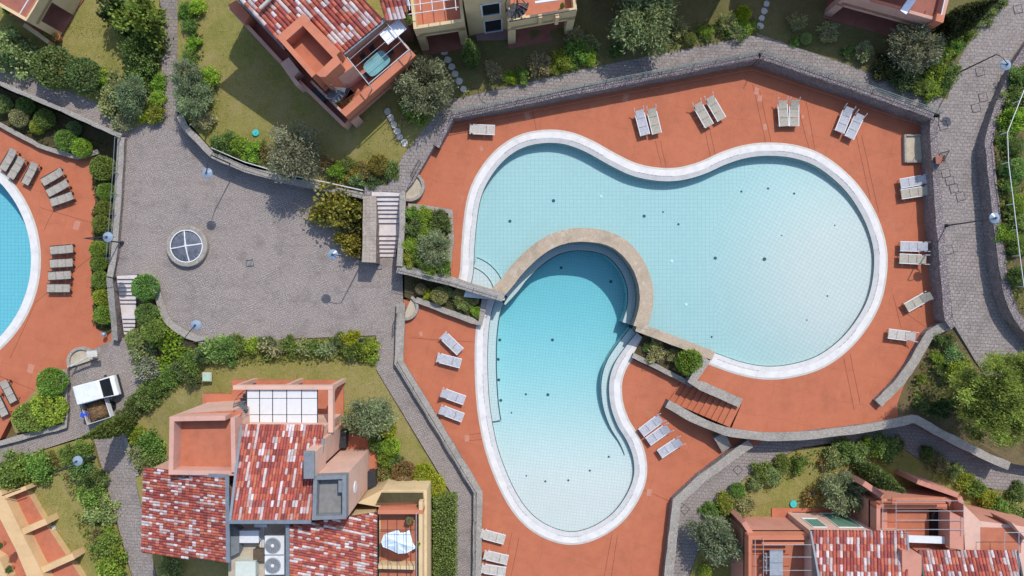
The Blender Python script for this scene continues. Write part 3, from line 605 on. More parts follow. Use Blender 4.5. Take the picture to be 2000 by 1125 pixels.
# ------------------------------------------------------------------ houses
TILE_RED = [(.31, .072, .052), (.36, .092, .06), (.26, .06, .05), (.39, .125, .078), (.215, .055, .05)]
TILE_PALE = [(.44, .35, .34), (.50, .42, .43), (.37, .24, .22), (.46, .40, .39)]
def tile_mesh(L, r):
    mb = MB(); n = 5; vs = []
    for (y, rr, zz) in ((0, r, .025), (-L, r * 1.1, .0)):
        for i in range(n + 1):
            a = PI * i / n; vs.append((math.cos(a) * rr, y, math.sin(a) * rr * .85 + zz))
    fs = [(i, i + 1, i + n + 2, i + n + 1) for i in range(n)] + [tuple(range(n + 1, 2 * n + 2))]
    mb.add(vs, fs); return mb
class TileField:
    """barrel tiles: the largest stay single pieces, the rest is one joined field"""
    def __init__(s, root, limit=300): s.root = root; s.left = limit; s.rest = MB(); s.meshes = {}
    def field(s, A, B, Cc, D, pitch=.21, expo=.36, pale=.25, seed=1, base=True, skip=None):
        """A ridge left, B ridge right, Cc eave right, D eave left (world); courses run ridge to eave"""
        rnd = random.Random(seed); A, B, Cc, D = map(Vector, (A, B, Cc, D))
        u = (B - A).normalized(); dn = (D - A); v = dn.normalized(); nrm = v.cross(u).normalized()
        if nrm.z < 0: nrm = -nrm
        r = pitch * .46; key = round(pitch, 3)
        L = expo * 1.12
        if key not in s.meshes: s.meshes[key] = tile_mesh(L, r).mesh('roof_tile', TILEO)
        me = s.meshes[key]; tv = [Vector(x.co) for x in me.vertices]; tf = [tuple(p.vertices) for p in me.polygons]
        y_ = -v; x_ = y_.cross(nrm).normalized(); M = Matrix((x_, y_, nrm)).transposed()
        if base:
            mb = MB(); th = nrm * -.12; q = [A, B, Cc, D]; vs = q + [p + th for p in q]
            mb.add(vs, [(0, 3, 2, 1), (4, 5, 6, 7), (0, 1, 5, 4), (1, 2, 6, 5), (2, 3, 7, 6), (3, 0, 4, 7)]); mb.build('roof_bed', plain('tile_gutters', (.13, .035, .025), .9, .15) if 'tile_gutters' not in bpy.data.materials else bpy.data.materials['tile_gutters'], s.root)
        nr = max(1, int(dn.length / expo)); W0 = (B - A).length; W1 = (Cc - D).length; nc = int(max(W0, W1) / pitch)
        for j in range(nc):
            for i in range(nr):
                t = (i + .15) / nr
                a = A.lerp(D, t); b = B.lerp(Cc, t); w = (b - a).length
                if (j + .5) * pitch > w: continue
                p = a + (b - a).normalized() * ((j + .5) * pitch) + nrm * (.01 + rnd.uniform(0, .012))
                if skip and skip(p): continue
                cl = noise.noise(Vector((j * .75 + seed * 9.1, i * .26, seed))) * .85 + rnd.uniform(-.5, .5) * .55
                col = rnd.choice(TILE_PALE) if cl > .52 - pale else rnd.choice(TILE_RED)
                k = rnd.uniform(.8, 1.2); col = tuple(min(.8, c * k) for c in col) + (1,)
                sx = p.x * 25 * H / (H - p.z) + 1000; sy = 562.5 - p.y * 25 * H / (H - p.z)
                inside = -5 < sx < 2005 and -5 < sy < 1130
                jitter = Matrix.Rotation(rnd.uniform(-.03, .03), 3, nrm)
                if s.left > 0 and inside:
                    s.left -= 1; o = bpy.data.objects.new('roof_tile', me); C.objects.link(o); o.parent = s.root; o.color = col
                    o.matrix_parent_inverse = s.root.matrix_basis.inverted(); o.matrix_world = Matrix.Translation(p) @ (jitter @ M).to_4x4()
                    o.matrix_basis = Matrix.Translation(p) @ (jitter @ M).to_4x4()
                else: s.rest.add([p + jitter @ M @ x for x in tv], tf, 0, col)
    def done(s):
        if s.rest.f: struct(s.rest.build('roof_tile_field', TILEM, s.root), 'stuff')

def pts(l, z): return [P(a, b, z) for a, b in l]
def blk(root, name, l, zp, zt, zb, mat, top=None):
    mb = MB(); mb.prism([(p.x, p.y) for p in pts(l, zp)], zt, zb, 0, 1 if top else None); return mb.build(name, [mat, top] if top else mat, root)
def para(root, name, l, zp, zt, zb, th, mat, closed=False, inward=1, cap=None):
    """wall strip of thickness th along a plan line surveyed at level zp"""
    w = pts(l, zp)
    if closed: w = w + [w[0]]
    for a, b in zip(w[:-1], w[1:]):
        t = (b - a).to_2d().normalized(); n = Vector((-t.y, t.x)) * th * inward; e = Vector((t.x, t.y)) * (th * .999)
        q = [(a.x, a.y), (b.x, b.y), (b.x + n.x, b.y + n.y), (a.x + n.x, a.y + n.y)]
        MB().prism(q, zt, zb).build(name, mat, root)
def opening(root, name, a, b, z0, z1, mat=GLASSD, zp=None, frame=WHITE, out=.03, fr=.06, arch=False):
    """window or door on the wall face running a->b (px surveyed at level zp)"""
    A = P(*a, zp); B = P(*b, zp); t = (B - A); L = t.length; t.normalize(); n = Vector((t.y, -t.x, 0)); c = (A + B) / 2
    rz = math.atan2(t.y, t.x); zc = (z0 + z1) / 2
    o = MB().box((c.x + n.x * out * .5, c.y + n.y * out * .5, zc), (L, out, z1 - z0), rz).build(name, mat, root)
    mb = MB()
    for s_ in (-1, 1): mb.box((c.x + t.x * s_ * L / 2 + n.x * .03, c.y + t.y * s_ * L / 2 + n.y * .03, zc), (fr, .09, z1 - z0 + fr), rz)
    mb.box((c.x + n.x * .032, c.y + n.y * .032, z1), (L, .092, fr), rz); mb.box((c.x + n.x * .05, c.y + n.y * .05, z0), (L + .1, .13, .05), rz)
    mb.build('frame', frame, o); return o
def bar(root, name, l, r, mat, n=6):
    mb = MB(); mb.path([P(*p) for p in l], r, n); return mb.build(name, mat, root)
def beam(root, name, a, b, w, h, mat):
    a = P(*a); b = P(*b); d = b - a; q = d.to_track_quat('X', 'Z').to_matrix()
    return MB().box((a + b) / 2, (d.length, w, h), rot=q).build(name, mat, root)

# ---- pink house with the roof solarium, north of the plaza
hz = 1.3
hA = thing('pink_house', 'pink house with a sunken roof terrace and a glass table under a pergola', 'house', P(620, 120, hz))
blk(hA, 'wall', [(440, -45), (560, -158), (744, 38), (612, 146)], 6.5, 6.4, hz - .4, PINK)
blk(hA, 'solarium_wall', [(540, 72), (547, 66), (617, 144), (609, 151)], 8.6, 8.6, 5.4, ORANGE)
blk(hA, 'solarium_wall', [(547.2, 65.8), (593, 26), (604, 39), (559, 79)], 8.6, 8.598, 5.4, ORANGE)
blk(hA, 'solarium_wall', [(604.2, 38.6), (665, 100), (651, 113), (591, 49.5)], 8.6, 8.6, 5.4, ORANGE)
blk(hA, 'solarium_wall', [(650.6, 112.6), (624.4, 138), (617.2, 144.2), (625, 150), (635.5, 150), (665, 123), (657, 106)], 8.6, 8.596, 4.4, ORANGE)
blk(hA, 'solarium_floor', [(545, 72), (593, 30), (660, 100), (612, 146)], 8.6, 7.55, 5.4, FLOORT)
blk(hA, 'stair_tower', [(651, 113.5), (665.5, 101), (690, 128), (660, 150), (636, 150)], 7.3, 7.2, 4.0, PINK, ORANGE)
zA = 5.3
blk(hA, 'terrace_slab', [(612, 158), (675, 228), (812, 108), (752, 38)], zA, 4.35, 4.0, PINK, FLOORT)
para(hA, 'parapet', [(675, 228), (812, 108)], zA, zA, 3.75, .55, ORANGE)
para(hA, 'parapet', [(812, 108), (758, 46)], zA, zA - .004, 4.0, .14, PINK)
para(hA, 'parapet', [(606, 160), (675, 228)], zA, zA - .006, 3.8, .16, PINK)
blk(hA, 'ground_floor_wall', [(620, 165), (668, 214), (790, 108), (745, 60)], zA, 3.99, hz - .4, PINK)
for a, b in (((675, 228), (690, 215)), ((797, 121), (812, 108))):
    blk(hA, 'pier', [a, b, (b[0] - 11, b[1] - 12), (a[0] - 11, a[1] - 12)], zA, 3.745, hz - .4, PINK)
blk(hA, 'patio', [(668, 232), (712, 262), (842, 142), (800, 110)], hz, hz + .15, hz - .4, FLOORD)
opening(hA, 'glass_door', (672, 210), (704, 182), hz + .2, hz + 2.3, zp=3.95)
opening(hA, 'glass_door', (722, 166), (766, 128), hz + .2, hz + 2.3, zp=3.95)
zs_ = 4.2
blk(hA, 'side_terrace', [(448, 14), (548, 122), (664, 240), (676, 226), (606, 150), (462, -5)], zs_, 3.3, hz - .4, PINK, FLOORD)
para(hA, 'side_parapet', [(446, 16), (546, 124)], zs_, zs_, 3.0, .26, PINK)
para(hA, 'side_parapet', [(580, 160), (664, 242)], zs_, zs_ - .1, 3.0, .26, PINK)
blk(hA, 'chimney_block', [(547, 124), (564, 112), (584, 138), (574, 150), (586, 164), (578, 168)], 4.5, 4.5, 2.8, PINKL)
blk(hA, 'corner_parapet', [(444, 10), (462, 0), (488, 30), (478, 46)], 4.6, 4.6, 3.0, ORANGE)
blk(hA, 'skylight', [(606, 174), (618, 168), (639, 192), (627, 200)], 3.6, 3.42, 3.2, GLASSD)
tf = TileField(hA, 300)
sol = [(p.x, p.y) for p in pts([(541, 72), (593, 27), (664, 100), (609, 150)], 8.0)]
tf.field(P(417, -53, 8.4), P(556, -166, 8.4), P(748, 37, 6.6), P(609, 150, 6.6), pitch=.29, expo=.36, pale=.37, seed=3, skip=lambda p: inpoly(p.x, p.y, sol))
tf.field(P(732, -30, 7.4), P(800, -40, 7.4), P(792, 34, 6.8), P(752, 38, 6.8), pitch=.28, expo=.36, pale=.42, seed=5)
tf.done()
blk(hA, 'wing_wall', [(734, -28), (796, -38), (790, 33), (753, 36)], 6.7, 6.65, hz, PINK)
mb = MB()
for k in range(14): mb.tube(P(508 + k * 2.0, 17 - k * 1.9, 8.1), P(510 + k * 2.0, 15 - k * 1.9, 8.12), .12, 8)
mb.build('ridge_tile', TILEM if False else SLAB, hA)
bar(hA, 'gutter', [(466, 0, 6.75), (541, 79, 6.55), (556, 96, 6.45)], .07, GUT)
beam(hA, 'eave_gutter', (671, 104, 6.5), (752, 38, 6.5), .32, .12, GUT)
for a, b in (((678, 112, 6.5), (720, 164, 6.5)), ((720, 164, 6.5), (799, 97, 6.5)), ((799, 97, 6.5), (755, 45, 6.5))): beam(hA, 'pergola_rail', a, b, .06, .06, STEEL)
for a, b in (((683, 116, 6.52), (757, 52, 6.52)), ((694, 131, 6.52), (770, 67, 6.52)), ((706, 146, 6.52), (783, 81, 6.52))): bar(hA, 'pergola_wire', [a, b], .018, STEEL)
for a in ((720, 164), (799, 97)): p = P(*a, 6.5); MB().tube((p.x, p.y, 4.3), (p.x, p.y, 6.5), .05).build('pergola_post', WHITEM, hA)
# spiral stair of dark metal
def spiral(root, a, b, z0, z1, r, n=14, mat=DARKM):
    c = P(a, b, z1)
    MB().tube((c.x, c.y, z0), (c.x, c.y, z1 + .5), .05, 8).build('stair_column', mat, root)
    rail = []
    for k in range(n):
        t = k / (n - 1); an = t * 5.2 + .6; z = z0 + (z1 - z0) * t
        q = [Vector((c.x, c.y, z)), Vector((c.x + r * math.cos(an), c.y + r * math.sin(an), z)), Vector((c.x + r * math.cos(an + .42), c.y + r * math.sin(an + .42), z))]
        MB().prism(q, z, z - .05).build('stair_tread', mat, root); rail.append(Vector((q[1].x, q[1].y, z + .9)))
    mb = MB(); mb.path(rail, .025)
    for p in rail: mb.tube(p, p - Vector((0, 0, .9)), .014, 4)
    mb.build('stair_rail', mat, root)
spiral(hA, 651, 170, 4.35, 7.4, .85, mat=plain('stair_steel', (.10, .105, .115), .4, .12))

# ---- cream house at the top of the picture
hz = 2.2; zt = 6.6
hB = thing('cream_house', 'cream house with two orange balconies above shaded porches', 'house', P(950, 0, hz))
CREAMD = CREAM
def loggia(root, l, zp, zt, zf, zg, depth_px, mat, pier=.55, floor=FLOORT, patio=FLOORD, back=None, th=.22):
    """balcony over an open porch: slab, parapets, corner piers, paved porch floor"""
    a, b, c, d = l                                     # front left, front right, back right, back left at level zp
    blk(root, 'balcony_slab', l, zp, zf, zf - .35, mat, floor)
    para(root, 'parapet', [a, b], zp, zt, zf - .6, th, mat); para(root, 'parapet', [b, c], zp, zt - .004, zf - .3, th, mat); para(root, 'parapet', [d, a], zp, zt - .006, zf - .3, th, mat)
    for s_, q in ((0, a), (1, b)):
        o = b if s_ == 0 else a; A = P(*q, zp); B = P(*o, zp); t = (B - A).normalized(); k = P(*(d if s_ == 0 else c), zp); n = (k - A).normalized()
        v = [A, A + t * pier, A + t * pier + n * pier, A + n * pier]; MB().prism([(p.x, p.y) for p in v], zf - .355, zg - .3).build('pier', mat, root)
    A, B, Cc, D = pts(l, zp); A2 = A.lerp(D, -.06); B2 = B.lerp(Cc, -.06)
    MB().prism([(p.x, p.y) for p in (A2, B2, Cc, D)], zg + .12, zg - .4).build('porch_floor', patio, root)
    M1 = A.lerp(D, depth_px); M2 = B.lerp(Cc, depth_px); MB().prism([(p.x, p.y) for p in (M1, M2, Cc, D)], zf - .353, zg - .4).build('porch_wall', mat, root)
loggia(hB, [(808, 57), (907, 42), (892, -110), (790, -95)], zt, zt, 5.6, hz, .3, CREAM)
loggia(hB, [(992, 43), (1127, 20), (1112, -130), (975, -110)], zt, zt, 5.6, hz, .3, CREAM)
blk(hB, 'wall', [(905, 0), (997, -14), (985, -140), (890, -125)], 8.5, 8.5, hz - .4, CREAM)
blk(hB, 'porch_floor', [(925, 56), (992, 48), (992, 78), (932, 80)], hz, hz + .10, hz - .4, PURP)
wy = lambda x: -14 * (x - 905) / 92
opening(hB, 'arched_door', (940, wy(940)), (978, wy(978)), hz + .2, hz + 2.4, GLASSD, 8.5, WHITE, fr=.12)
opening(hB, 'arched_window', (938, wy(938)), (976, wy(976)), hz + 3.3, hz + 5.2, GLASSD, 8.5, WHITE, fr=.12)
for x in (800, 822, 845, 868, 891): bar(hB, 'pergola_wire', [(x, 20, 7.6), (x - 8, -60, 7.6)], .03, WHITEM)
for y in (5, 22): bar(hB, 'pergola_wire', [(798, y + 6, 7.62), (896, y - 8, 7.62)], .03, WHITEM)
for x in (1020, 1052, 1085): blk(hB, 'rail_pillar', [(x, 38), (x + 7, 37), (x + 6, 30), (x - 1, 31)], zt, zt + .25, 5.6, CREAM)
beam(hB, 'awning_rail', (1045, 5, 7.4), (1122, -6, 7.4), .15, .12, WHITE)
bar(hB, 'handrail', [(995, 42, 7.0), (1126, 19, 7.0)], .035, DARKM)
MB().box(P(768, 62, 6.2), (1.7, .9, .04), .7).build('awning', CLOTHW, hA)
spiral(hB, 1010, 5, 5.6, 8.0, .8)
hH = thing('hidden_house', 'house beyond the top edge whose shadow falls on the olive garden', 'house', P(1300, -200, 2.3)); blk(hH, 'wall', [(1170, -90), (1510, -165), (1480, -370), (1140, -300)], 9, 9, 1.9, PINK); blk(hH, 'roof', [(1162, -82), (1518, -158), (1488, -378), (1132, -308)], 9, 9.3, 9.004, FLOORD)

# ---- pink house at the top right
hz = 2.45
hC = thing('balcony_house', 'pink house with a wide balcony beside the tall cypress at the top right', 'house', P(1740, 0, hz))
loggia(hC, [(1652, -8), (1842, 44), (1868, -60), (1680, -110)], 5.9, 5.9, 5.0, hz, .5, PINK, floor=FLOORD)
blk(hC, 'parapet_cap', [(1700, 2), (1760, 18), (1761, 13), (1701, -3)], 5.95, 5.97, 5.9, ORANGE)
blk(hC, 'corner_block', [(1826, 39), (1842, 44), (1846, 29), (1830, 25)], 6.2, 6.15, 5.0, ORANGE)
blk(hC, 'upper_wall', [(1545, -150), (1850, -62), (1900, -220), (1570, -310)], 8.6, 8.6, 2.0, PINK)
bar(hC, 'side_rail', [(1838, 30, 6.6), (1852, -30, 6.6)], .04, WHITEM)
MB().box(P(1775, 8, 6.02), (.5, 1.4, .05), -.6).build('hanging_cloth', CLOTHW, hC)

# ---- house at the top left corner
hz = .15
hG = thing('corner_house', 'cream edged house with a red balcony in the top left corner', 'house', P(20, 0, hz))
loggia(hG, [(-60, -22), (52, 42), (110, -60), (0, -125)], 3.8, 3.8, 3.0, hz, .5, CREAM, floor=FLOORD)
blk(hG, 'patio', [(50, 52), (100, 88), (165, 0), (120, -40)], hz, hz + .09, hz - .4, FLOORD)
para(hG, 'patio_wall', [(46, 52), (94, 86)], .8, .9, -.2, .3, CREAM)
bar(hG, 'awning_frame', [(38, 28, 4.6), (52, 5, 4.6), (75, -30, 4.6)], .04, WHITEM); bar(hG, 'awning_frame', [(50, 34, 4.6), (80, -15, 4.6)], .04, ORANGE)

# ---- large pink house south of the plaza
hz = -.12
hD = thing('tiled_house', 'large pink house with three tiled roofs and white pergola panels', 'house', P(540, 920, hz))
# north terrace with frame
blk(hD, 'patio', [(455, 742), (672, 742), (672, 850), (455, 850)], hz, .05, -.5, FLOORT)
blk(hD, 'side_patio', [(397, 769), (456, 769), (456, 800), (397, 800)], hz, .04, -.5, FLOORT)
zf = 3.8
para(hD, 'frame_beam', [(455, 753), (650, 753)], zf, zf, zf - .55, .3, PINKL, inward=-1)
para(hD, 'frame_beam', [(650, 761.5), (650, 845)], zf, zf - .012, zf - .55, .34, PINKL, inward=-1)
for a in ((455, 753), (642, 753), (552, 753)): blk(hD, 'frame_post', [a, (a[0] + 8, a[1]), (a[0] + 8, a[1] + 8), (a[0], a[1] + 8)], zf, zf - .556, hz - .3, PINKL)
for a, b in (((470, 742), (482, 764)), ((555, 742), (560, 756))): pass
pan = [482, 507, 532.5, 560, 589, 620]; pr = [759, 778, 810, 830]
for i in range(5):
    for j in range(3):
        z = 3.55 + .02 * ((i + j) % 2)
        q = pts([(pan[i] + .9, pr[j] + .6), (pan[i + 1] - .9, pr[j] + .6), (pan[i + 1] - .9, pr[j + 1] - .6), (pan[i] + .9, pr[j + 1] - .6)], z)
        MB().prism([(p.x, p.y) for p in q], z, z - .03).build('shade_panel', WHITE, hD)
for x in pan: beam(hD, 'pergola_rafter', (x, 757, 3.5), (x, 831, 3.5), .06, .08, DARKM)
for y in pr: beam(hD, 'pergola_purlin', (481, y, 3.42), (621, y, 3.42), .05, .06, DARKM)
# west terrace
zw = 6.0
blk(hD, 'wall', [(331, 814), (461, 806), (463, 929), (329, 927)], zw, 4.9, -.8, PINKL, FLOORT)
para(hD, 'parapet', [(331, 814), (440, 812)], zw, zw, 4.6, .32, PINK, inward=-1)
para(hD, 'parapet', [(331, 822.3), (329, 927)], zw, zw - .003, 4.6, .32, PINK)
para(hD, 'parapet', [(337.5, 927), (463, 929)], zw, zw - .006, 4.6, .3, PINK)
para(hD, 'parapet', [(463, 921), (461, 815)], zw, zw + .2, 4.6, .3, PINK)
spiral(hD, 462, 792, 0.1, 5.0, .8, mat=bpy.data.materials['stair_steel'])
# main blocks under the roofs
blk(hD, 'wall', [(474, 833), (631, 835), (606, 1014), (452, 1014)], 5.2, 5.1, -.8, PINKL)
blk(hD, 'gable_wall', [(462, 960), (616, 962), (606, 1016), (452, 1016)], 6.6, 6.5, 4.5, PINKL)
tfd = TileField(hD, 300)
tfd.field(P(607, 1018, 7.4), P(451, 1018, 7.4), P(473, 831, 5.2), P(633, 832, 5.2), pitch=.205, expo=.40, pale=.31, seed=11)
blk(hD, 'west_wing_wall', [(287, 920), (440, 932), (440, 1090), (284, 1076)], 4.1, 4.05, -2.2, PINK)
blk(hD, 'west_wing_wall', [(390, 930), (440, 935), (440, 1092), (390, 1087)], 5.3, 5.2, 3.9, PINK)
tfd.field(P(444, 932, 6.3), P(446, 1098, 6.3), P(278, 1080, 4.2), P(283, 913, 4.2), pitch=.19, expo=.30, pale=.36, seed=12)
tfd.field(P(563, 1140, 6.7), P(563, 1026, 6.7), P(735, 1001, 4.4), P(735, 1170, 4.4), pitch=.19, expo=.30, pale=.36, seed=13)
tfd.done()
beam(hD, 'verge_flashing', (444, 930, 6.42), (446, 1098, 6.42), .26, .12, GUT); beam(hD, 'verge_flashing', (340, 924, 5.0), (445, 930, 6.45), .22, .1, GUT)
beam(hD, 'ridge_flashing', (449, 1019, 7.5), (608, 1019, 7.5), .24, .14, GUT); beam(hD, 'verge_flashing', (472, 831, 5.3), (449.5, 1018, 7.5), .18, .1, GUT)
beam(hD, 'verge_flashing', (562, 1024, 6.8), (562, 1140, 6.8), .24, .14, GUT); beam(hD, 'eave_gutter', (736, 1001, 4.42), (737, 1170, 4.42), .16, .1, DARKM)
blk(hD, 'east_wing_wall', [(568, 1028), (728, 1006), (728, 1180), (568, 1180)], 4.3, 4.25, -.6, CREAM)
blk(hD, 'east_wing_wall', [(566, 1030), (612, 1024), (612, 1180), (566, 1180)], 5.9, 5.8, 4.2, CREAM)
# recess with air conditioning
blk(hD, 'flat_roof', [(446, 1020), (566, 1022), (566, 1180), (446, 1180)], 4.5, 4.5, -.6, PINKL, BEIGE)
blk(hD, 'lead_slope', [(446, 1022), (466, 1038), (466, 1080), (446, 1090)], 5.4, 5.3, 4.4, GREY)
# grey box roof and chimney
blk(hD, 'tower', [(612, 930), (676, 928), (676, 1014), (608, 1016)], 7.6, 6.9, -.4, PINKL, ROOFG)
for ic, (a, b) in enumerate((((612, 930), (676, 928)), ((676, 928), (676, 1014)), ((676, 1014), (609, 1016)), ((609, 1016), (612, 930)))): para(hD, 'tower_coping', [a, b], 7.6, 7.6 - .012 * ic, 6.9, .26, GREY, inward=-1)
MB().box(P(667, 948, 7.2), (.3, .8, .5)).build('vent_box', GREY, hD)
blk(hD, 'chimney', [(594, 882), (616, 882), (616, 934), (594, 934)], 7.6, 7.6, 5.0, PINKL, GREY)
blk(hD, 'chimney_cap', [(593, 881), (614, 881), (614, 935), (593, 935)], 7.75, 7.75, 7.605, GREY)
# tall east walls
blk(hD, 'east_wall', [(600, 858), (633, 858), (628, 910), (596, 910)], 5.6, 5.6, -.5, PINKL)
blk(hD, 'wall_coping', [(628, 857), (634, 857), (629, 911), (623, 911)], 5.7, 5.72, 5.602, GREY)
blk(hD, 'east_patio', [(640, 836), (735, 860), (740, 960), (640, 960)], hz, .04, -.5, FLOORT)
opening(hD, 'window', (664.5, 842), (664.5, 866), 3.0, 4.6, GLASSD, 4.6, WHITE) if False else None
for (a, b) in ((668, 858), (726, 938)):
    p = P(a, b, .9); MB().box((p.x, p.y, .45), (.6, 1.3, .9)).build('storage_box', DARKM, hD)
fx = P(676, 950, 7.6).x; mb = MB(); n_ = 20
mb.add([(fx + .05, -14.1 + math.cos(2 * PI * k / n_) * .42, 5.0 + math.sin(2 * PI * k / n_) * .42) for k in range(n_)] + [(fx - .02, -14.1 + math.cos(2 * PI * k / n_) * .45, 5.0 + math.sin(2 * PI * k / n_) * .45) for k in range(n_)], [tuple(range(n_))] + [(k, (k + 1) % n_, n_ + (k + 1) % n_, n_ + k) for k in range(n_)]); mb.build('wall_plaque', WHITE, hD)
# cream east balcony
zc = 4.6
blk(hD, 'balcony_wall', [(690, 992), (740, 966), (830, 966), (830, 1180), (735, 1180), (735, 1000)], zc, 3.5, -.5, CREAM)
blk(hD, 'balcony_floor', [(738, 1004), (812, 1004), (812, 1178), (738, 1178)], zc, 3.53, 3.45, FLOORT)
para(hD, 'balcony_parapet', [(738, 996), (826, 996)], zc, zc, 3.4, .3, ORANGE, inward=-1)
para(hD, 'balcony_parapet', [(818, 980), (818, 1180)], zc, zc - .004, 3.4, .26, CREAM, inward=1)
para(hD, 'balcony_parapet', [(737, 1106), (810, 1108)], zc, zc - .2, 3.4, .26, CREAM, inward=-1)
blk(hD, 'planter_trough', [(745, 962), (826, 962), (828, 980), (735, 982)], 4.0, 4.0, 3.3, CREAM, SOIL)
for x in (737, 757, 775, 793, 811): bar(hD, 'pergola_wire', [(x, 1010, 6.3), (x + 1, 1160, 6.3)], .022, DARKM)
for y in (1008, 1035): bar(hD, 'pergola_wire', [(737, y, 6.32), (812, y, 6.32)], .022, DARKM)
bar(hD, 'balcony_rail', [(813, 1000, 5.2), (813, 1160, 5.2)], .035, STEEL)

# ---- terracotta house at the bottom right
hz = .08
hE = thing('terracotta_house', 'terracotta house with two tiled roofs and pergola terraces at the bottom right', 'house', P(1700, 1060, hz))
blk(hE, 'patio', [(1507, 992), (1634, 992), (1640, 1060), (1507, 1060)], hz, .14, -.4, FLOORT)
blk(hE, 'light_well', [(1547, 1000), (1584, 1000), (1584, 1014), (1547, 1014)], .15, .16, 0, GLASSD)
ze = 4.1
blk(hE, 'patio', [(1443, 1016), (1508, 1016), (1508, 1090), (1443, 1090)], hz, .12, -.4, FLOORT)
blk(hE, 'terrace_block', [(1462, 1046), (1590, 1046), (1590, 1250), (1462, 1250)], ze, 3.2, -.3, SALMON, FLOORT)
para(hE, 'parapet', [(1462, 1046), (1590, 1046)], ze, ze, 3.0, .3, ORANGE, inward=-1)
para(hE, 'parapet', [(1462, 1053.4), (1462, 1250)], ze, ze - .004, 3.0, .28, ORANGE, inward=1)
para(hE, 'sloping_buttress', [(1448, 1022), (1464, 1046)], 3.4, 3.5, -.3, .35, SALMON)
for y in (1052, 1061): beam(hE, 'louvre', (1488, y, 4.9), (1570, y, 4.9), .16, .08, ORANGE)
for x in (1475, 1491): bar(hE, 'pergola_rail', [(x, 1052, 5.2), (x, 1200, 5.2)], .022, STEEL)
for y in (1064, 1088, 1114): bar(hE, 'pergola_rail', [(1491, y, 5.22), (1585, y, 5.22)], .022, STEEL)
p = P(1516, 1105, 3.95); MB().box(p, (.95, 2.3, .06)).build('terrace_table', STEEL, hE)
blk(hE, 'wall', [(1586, 1040), (1766, 1042), (1766, 1250), (1586, 1250)], 4.5, 4.4, -.3, PINKL)
opening(hE, 'green_shutter', (1629, 1040.7), (1600, 1040.3), 1.6, 3.4, GREEN, 4.45, WHITE); opening(hE, 'green_shutter', (1700, 1041.3), (1652, 1040.9), .4, 3.4, GREEN, 4.45, WHITE)
tfe = TileField(hE, 300)
tfe.field(P(1780, 1290, 7.8), P(1628, 1290, 7.8), P(1584, 1038, 4.5), P(1770, 1040, 4.5), pitch=.24, expo=.44, pale=.38, seed=21)
tfe.field(P(2040, 1290, 7.6), P(1826, 1290, 7.6), P(1796, 1077, 4.9), P(1986, 1078, 4.9), pitch=.24, expo=.44, pale=.44, seed=22)
tfe.done()
beam(hE, 'eave_gutter', (1583, 1037, 4.52), (1771, 1039, 4.52), .14, .1, DARKM); beam(hE, 'verge', (1583, 1037, 4.55), (1601, 1140, 6.0), .14, .12, GREY); beam(hE, 'verge', (1795, 1076, 4.95), (1806, 1140, 5.9), .14, .12, DARKM)
beam(hE, 'verge', (1771, 1039, 4.55), (1774, 1080, 5.2), .14, .12, GREY); beam(hE, 'verge', (1986, 1077, 4.95), (1999, 1140, 5.9), .14, .12, DARKM); beam(hE, 'eave_gutter', (1794, 1076, 4.9), (1988, 1077, 4.9), .14, .1, DARKM)
blk(hE, 'wall', [(1800, 1082), (1984, 1083), (1984, 1260), (1800, 1260)], 4.8, 4.75, -.3, SALMON)
blk(hE, 'link_wall', [(1762, 1075), (1800, 1085), (1800, 1260), (1762, 1260)], 5.6, 5.6, -.3, SALMON)
# east terrace
zr = 4.3
blk(hE, 'terrace_block', [(1712, 985), (1880, 985), (1880, 1100), (1712, 1100)], zr, 3.4, -.3, SALMON, FLOORT)
para(hE, 'parapet', [(1712, 985), (1850, 985)], zr, zr, 3.2, .3, ORANGE, inward=-1); para(hE, 'parapet', [(1712, 992), (1712, 1060)], zr, zr - .004, 3.2, .28, SALMON, inward=1)
para(hE, 'frame_wall', [(1684, 948), (1722, 974), (1722, 1040)], 3.6, 3.6, -.3, .4, SALMON, inward=1)
para(hE, 'terrace_wall', [(1790, 945), (1870, 972), (1880, 1010)], 3.0, 3.0, -.3, .35, SALMON, inward=1)
for y in (974, 982): beam(hE, 'louvre', (1742, y, 4.9), (1846, y, 4.9), .2, .08, ORANGE)
blk(hE, 'inner_wall', [(1855, 1000), (1882, 1012), (1882, 1075), (1855, 1070)], 5.2, 5.2, 3.4, SALMON)
blk(hE, 'glass_roof_light', [(1823, 982), (1853, 982), (1853, 1050), (1823, 1050)], 3.9, 3.9, 3.35, GLASSD)
for x in (1724, 1750, 1882): bar(hE, 'pergola_rail', [(x, 978, 5.4), (x, 1045, 5.4)], .022, STEEL)
for y in (978, 998, 1016, 1034): bar(hE, 'pergola_rail', [(1750, y, 5.42), (1882, y, 5.42)], .022, STEEL)
beam(hE, 'gutter_tray', (1770, 1052, 4.6), (1880, 1056, 4.6), .5, .1, WHITEM)
blk(hE, 'far_block', [(1882, 985), (1915, 1018), (2010, 1030), (2060, 1040), (2060, 1260), (1900, 1260), (1886, 1090)], 4.6, 4.55, -.3, SALMON, PINKL)
blk(hE, 'far_terrace', [(1916, 1030), (1995, 1032), (1995, 1080), (1916, 1080)], 4.6, 4.57, 4.5, FLOORT)
for q in (((1962, 1040, 6.4), (2060, 1040, 6.4)), ((1962, 1040, 6.4), (1962, 1080, 6.4)), ((1990, 1040, 6.4), (1990, 1130, 6.4))): bar(hE, 'pergola_rail', list(q), .024, STEEL)
blk(hE, 'corner_pier', [(1975, 1020), (2006, 1040), (2012, 1060), (1988, 1036)], 5.2, 5.2, 3, PINKL)

